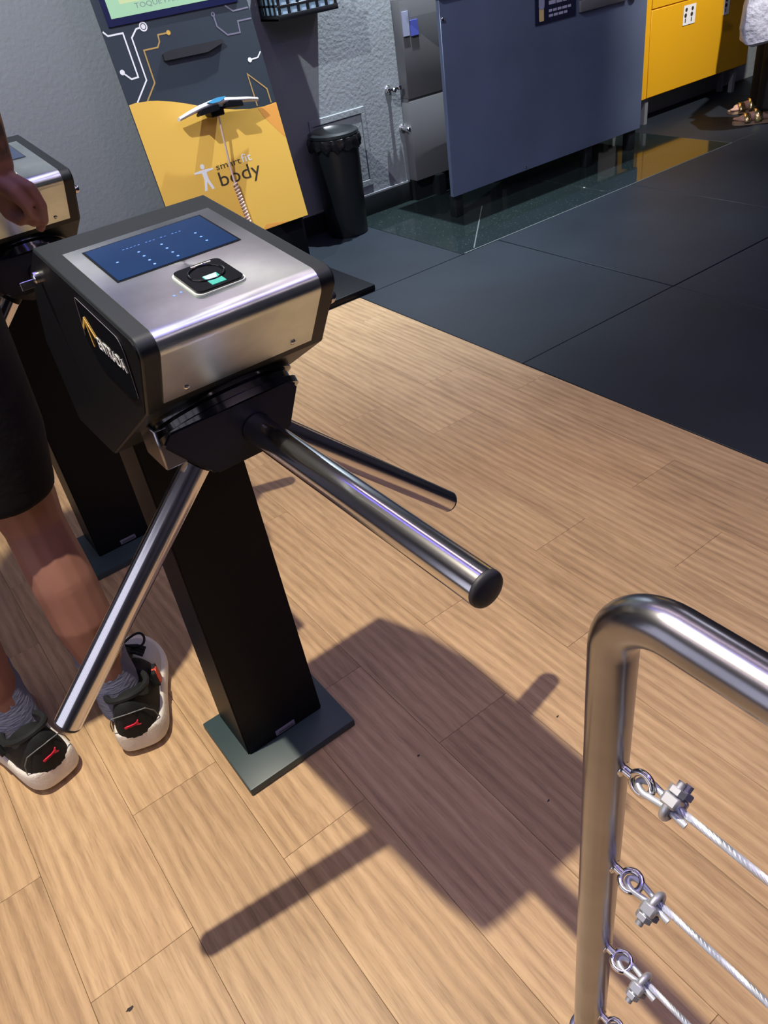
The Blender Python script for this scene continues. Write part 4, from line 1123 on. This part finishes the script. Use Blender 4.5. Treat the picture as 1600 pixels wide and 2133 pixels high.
# shirt
bm = bmesh.new()
frustum(bm, [(hip + Vector((0, 0, 0.02)), 0.188, 0.140, 0), (hip + Vector((0, 0, 0.20)), 0.168, 0.125, 0), (chest + Vector((0, 0, 0.02)), 0.185, 0.134, 0), (chest + Vector((0, 0.005, 0.14)), 0.165, 0.105, 0), (neck + Vector((0, 0, -0.005)), 0.075, 0.070, 0)])
for S_, E_ in ((RS, RE), (LS, LS + Vector((-0.07, 0, -0.29)))):
    chain(bm, [(S_, 0.072), (S_ + (E_ - S_) * 0.55, 0.068)])
capsule(bm, LS, 0.068, RS, 0.068)
so_ = obj('shirt', bm, M['cloth'], P1, True); fuse(so_, 0.009, 4)
# socks and shoes
for A_, top in ((RA, 0.238), (LA, 0.232)):
    bm = bmesh.new()
    K_ = RK if A_ is RA else LK
    d = (K_ - A_).normalized()
    rings = []
    for k in range(9):
        q = k / 8; p = A_ + Vector((0, 0, -0.02)) + d * (top - 0.06) * q
        r = 0.0465 + 0.0025 * q + 0.0013 * math.sin(k * 2.4)
        rings.append((p, r, r * 1.05, 0))
    frustum(bm, rings, 28); obj('sock', bm, M['sock'], P1, True)
shoe(P1, (0.050, 1.169, 0.0), -0.32, False)
shoe(P1, (-0.102, 1.214, 0.0), 0.22, True)

# --- person in black trousers and gold sandals by the yellow counter
P2 = thing('person', 'person in wide black trousers and gold sandals standing by the yellow counter', 'person', (0, 0, 0))
fd = Vector((-0.72, 0.69, 0)); sdv = Vector((0.69, 0.72, 0))
bm = bmesh.new()
F1, F2 = Vector((4.826, 2.865, 0)), Vector((5.056, 3.055, 0))
hip2 = (F1 + F2) / 2 + Vector((0.05, -0.05, 0.90))
hips = (hip2 - sdv * 0.08, hip2 + sdv * 0.08)
for Ft, H_ in ((F1, hips[0]), (F2, hips[1])):
    an = Ft - fd * 0.03 + Vector((0, 0, 0.085))
    kn_ = (an + H_) / 2 + fd * 0.02
    chain(bm, [(an, 0.034), (an + (kn_ - an) * 0.6, 0.052), (kn_, 0.056), (H_, 0.085)])
    chain(bm, [(Ft - fd * 0.055 + Vector((0, 0, 0.045)), 0.030), (Ft + fd * 0.05 + Vector((0, 0, 0.045)), 0.028), (Ft + fd * 0.125 + Vector((0, 0, 0.033)), 0.021)])
    for q in range(5):
        b0 = Ft + fd * (0.125 - 0.006 * q) + sdv * (0.030 - 0.015 * q) * (1 if Ft is F1 else -1) + Vector((0, 0, 0.030))
        capsule(bm, b0, 0.012, b0 + fd * (0.036 - 0.004 * q), 0.010 - 0.0008 * q)
ellip(bm, hip2 + Vector((0, 0, 0.04)), 0.16, 0.12, 0.12, 0.75)
chest2 = hip2 + Vector((0, 0, 0.36)); ellip(bm, hip2 + Vector((0, 0, 0.2)), 0.125, 0.095, 0.2, 0.75); ellip(bm, chest2, 0.15, 0.11, 0.17, 0.75)
S1, S2 = chest2 - sdv * 0.155 + Vector((0, 0, 0.12)), chest2 + sdv * 0.155 + Vector((0, 0, 0.12))
capsule(bm, S1, 0.048, S2, 0.048)
nk = chest2 + Vector((0, 0, 0.16)); HC2 = nk + fd * 0.03 + Vector((0, 0, 0.175))
chain(bm, [(nk, 0.05), (HC2 - Vector((0, 0, 0.06)), 0.046)])
head_on(bm, HC2, fd)
W1 = Vector((4.590, 2.790, 1.010)); E1 = (S1 + W1) / 2 - fd * 0.05
chain(bm, [(S1, 0.048), (E1, 0.037), (W1, 0.025)])
ellip(bm, W1 + Vector((0, 0, -0.045)), 0.030, 0.022, 0.045, 0.75)
for q in range(4):
    p = W1 + sdv * (-0.026 + 0.017 * q)
    chain(bm, [(p + Vector((0, 0, -0.075)), 0.0095), (p + fd * 0.020 + Vector((0, 0, -0.098)), 0.009), (p + fd * 0.038 + Vector((0, 0, -0.085)), 0.008)])
chain(bm, [(W1 + fd * 0.02 + Vector((0, 0, -0.03)), 0.012), (W1 + fd * 0.045 + Vector((0, 0, -0.06)), 0.0095), (W1 + fd * 0.05 + Vector((0, 0, -0.08)), 0.008)])
W2 = S2 + Vector((0.05, 0.03, -0.54)); chain(bm, [(S2, 0.048), (S2 + Vector((0.04, 0.02, -0.28)), 0.037), (W2, 0.025)])
ellip(bm, W2 + Vector((0, 0, -0.05)), 0.03, 0.02, 0.05, 0.75)
for q in range(4):
    p = W2 + fd * (-0.026 + 0.017 * q); chain(bm, [(p + Vector((0, 0, -0.085)), 0.009), (p + Vector((-0.01, -0.01, -0.145)), 0.0075)])
chain(bm, [(W2 + fd * 0.025 + Vector((0, 0, -0.03)), 0.011), (W2 + fd * 0.05 + Vector((0, 0, -0.08)), 0.008)])
b2 = obj('body', bm, M['skin2'], P2, True); fuse(b2, 0.006, 4)
face_parts(P2, HC2, fd, M['hair'], True)
bm = bmesh.new()
for Ft, H_, zz in ((F1, hips[0], 0.075), (F2, hips[1], 0.05)):
    c0 = Ft - fd * 0.045 + Vector((0, 0, zz))
    frustum(bm, [(c0, 0.105, 0.095, 0.75), (c0 + (H_ - c0) * 0.5, 0.108, 0.105, 0.75), (H_ + Vector((0, 0, 0.03)), 0.115, 0.125, 0.75)])
frustum(bm, [(hip2 + Vector((0, 0, -0.10)), 0.175, 0.125, 0.75), (hip2 + Vector((0, 0, 0.16)), 0.145, 0.110, 0.75)])
tr = obj('trousers', bm, M['cloth'], P2, True); fuse(tr, 0.012, 4)
bm = bmesh.new()
frustum(bm, [(hip2 + Vector((0, 0, 0.08)), 0.17, 0.125, 0.75), (chest2 - Vector((0, 0, 0.1)), 0.155, 0.115, 0.75), (chest2 + Vector((0, 0, 0.05)), 0.165, 0.12, 0.75), (nk, 0.065, 0.06, 0.75)])
capsule(bm, S1, 0.06, S2, 0.06)
for S_, E_ in ((S1, E1), (S2, W2)):
    chain(bm, [(S_, 0.062), (S_ + (E_ - S_) * 0.5, 0.056)])
sh2 = obj('shirt', bm, M['cloth'], P2, True); fuse(sh2, 0.010, 4)
for Ft, sg in ((F1, 1), (F2, -1)):
    bm = bmesh.new()
    ol = [(-0.085, 0.0), (-0.075, 0.028), (-0.03, 0.034), (0.05, 0.040), (0.12, 0.045), (0.155, 0.036), (0.175, 0.010), (0.170, -0.016), (0.14, -0.036), (0.06, -0.038), (-0.03, -0.032), (-0.075, -0.026)]
    prism(bm, ol, 0.003, 0.020, lambda a, b, h: Ft + fd * a + sdv * b + Vector((0, 0, h)))
    obj('sandal_sole', bm, M['tansole'], P2)
    for (a0, wd, hh) in ((0.100, 0.034, 0.060), (0.040, 0.040, 0.080)):
        bm = bmesh.new(); prev = None
        for k in range(13):
            q = math.pi * k / 12
            pc = lambda a: Ft + fd * a + sdv * (0.044 * math.cos(q)) + Vector((0, 0, 0.018 + (hh - 0.018) * math.sin(q)))
            ra = [bm.verts.new(pc(a0 - wd / 2)), bm.verts.new(pc(a0 + wd / 2))]
            if prev: bm.faces.new((prev[0], prev[1], ra[1], ra[0]))
            prev = ra
        o = obj('sandal_strap', bm, M['gold'], P2, True)
        so2 = o.modifiers.new('thick', 'SOLIDIFY'); so2.thickness = 0.003; so2.offset = 1
# carrier bag held in the hand
B0 = Vector((4.590, 2.790, 0.465))
t = thing('carrier_bag', 'white plastic carrier bag held beside the black trousers', 'bag', B0)
bm = bmesh.new(); rings = []
n = 36
for (z, a, b) in ((0.0, 0.085, 0.050), (0.015, 0.115, 0.070), (0.08, 0.130, 0.080), (0.18, 0.125, 0.078), (0.28, 0.100, 0.055), (0.36, 0.060, 0.030), (0.40, 0.030, 0.018)):
    rg = []
    for k in range(n):
        q = 2 * math.pi * k / n
        cc, sn = math.cos(q), math.sin(q)
        e = 0.6; xx = (abs(cc) ** e) * (1 if cc > 0 else -1) * a; yy = (abs(sn) ** e) * (1 if sn > 0 else -1) * b
        f = 1 + 0.05 * math.sin(3 * q + z * 25) + 0.03 * math.sin(7 * q - z * 40)
        p = fd * (xx * f) + sdv * (yy * f) + Vector((0, 0, z + 0.012 * math.sin(2 * q)))
        rg.append(bm.verts.new(p))
    rings.append(rg)
for a, b in zip(rings, rings[1:]): bridge(bm, a, b)
bm.faces.new(rings[0][::-1]); bm.faces.new(rings[-1])
bgo = obj('bag_body', bm, M['bag'], t, True)
for s_ in (-1, 1):
    bm = bmesh.new(); tube(bm, [(0, 0, 0.39) , Vector((0, 0, 0.43)) + fd * 0.015 * s_, Vector((0, 0, 0.468))], 0.006, 8); obj('handle', bm, M['bag'], t, True)
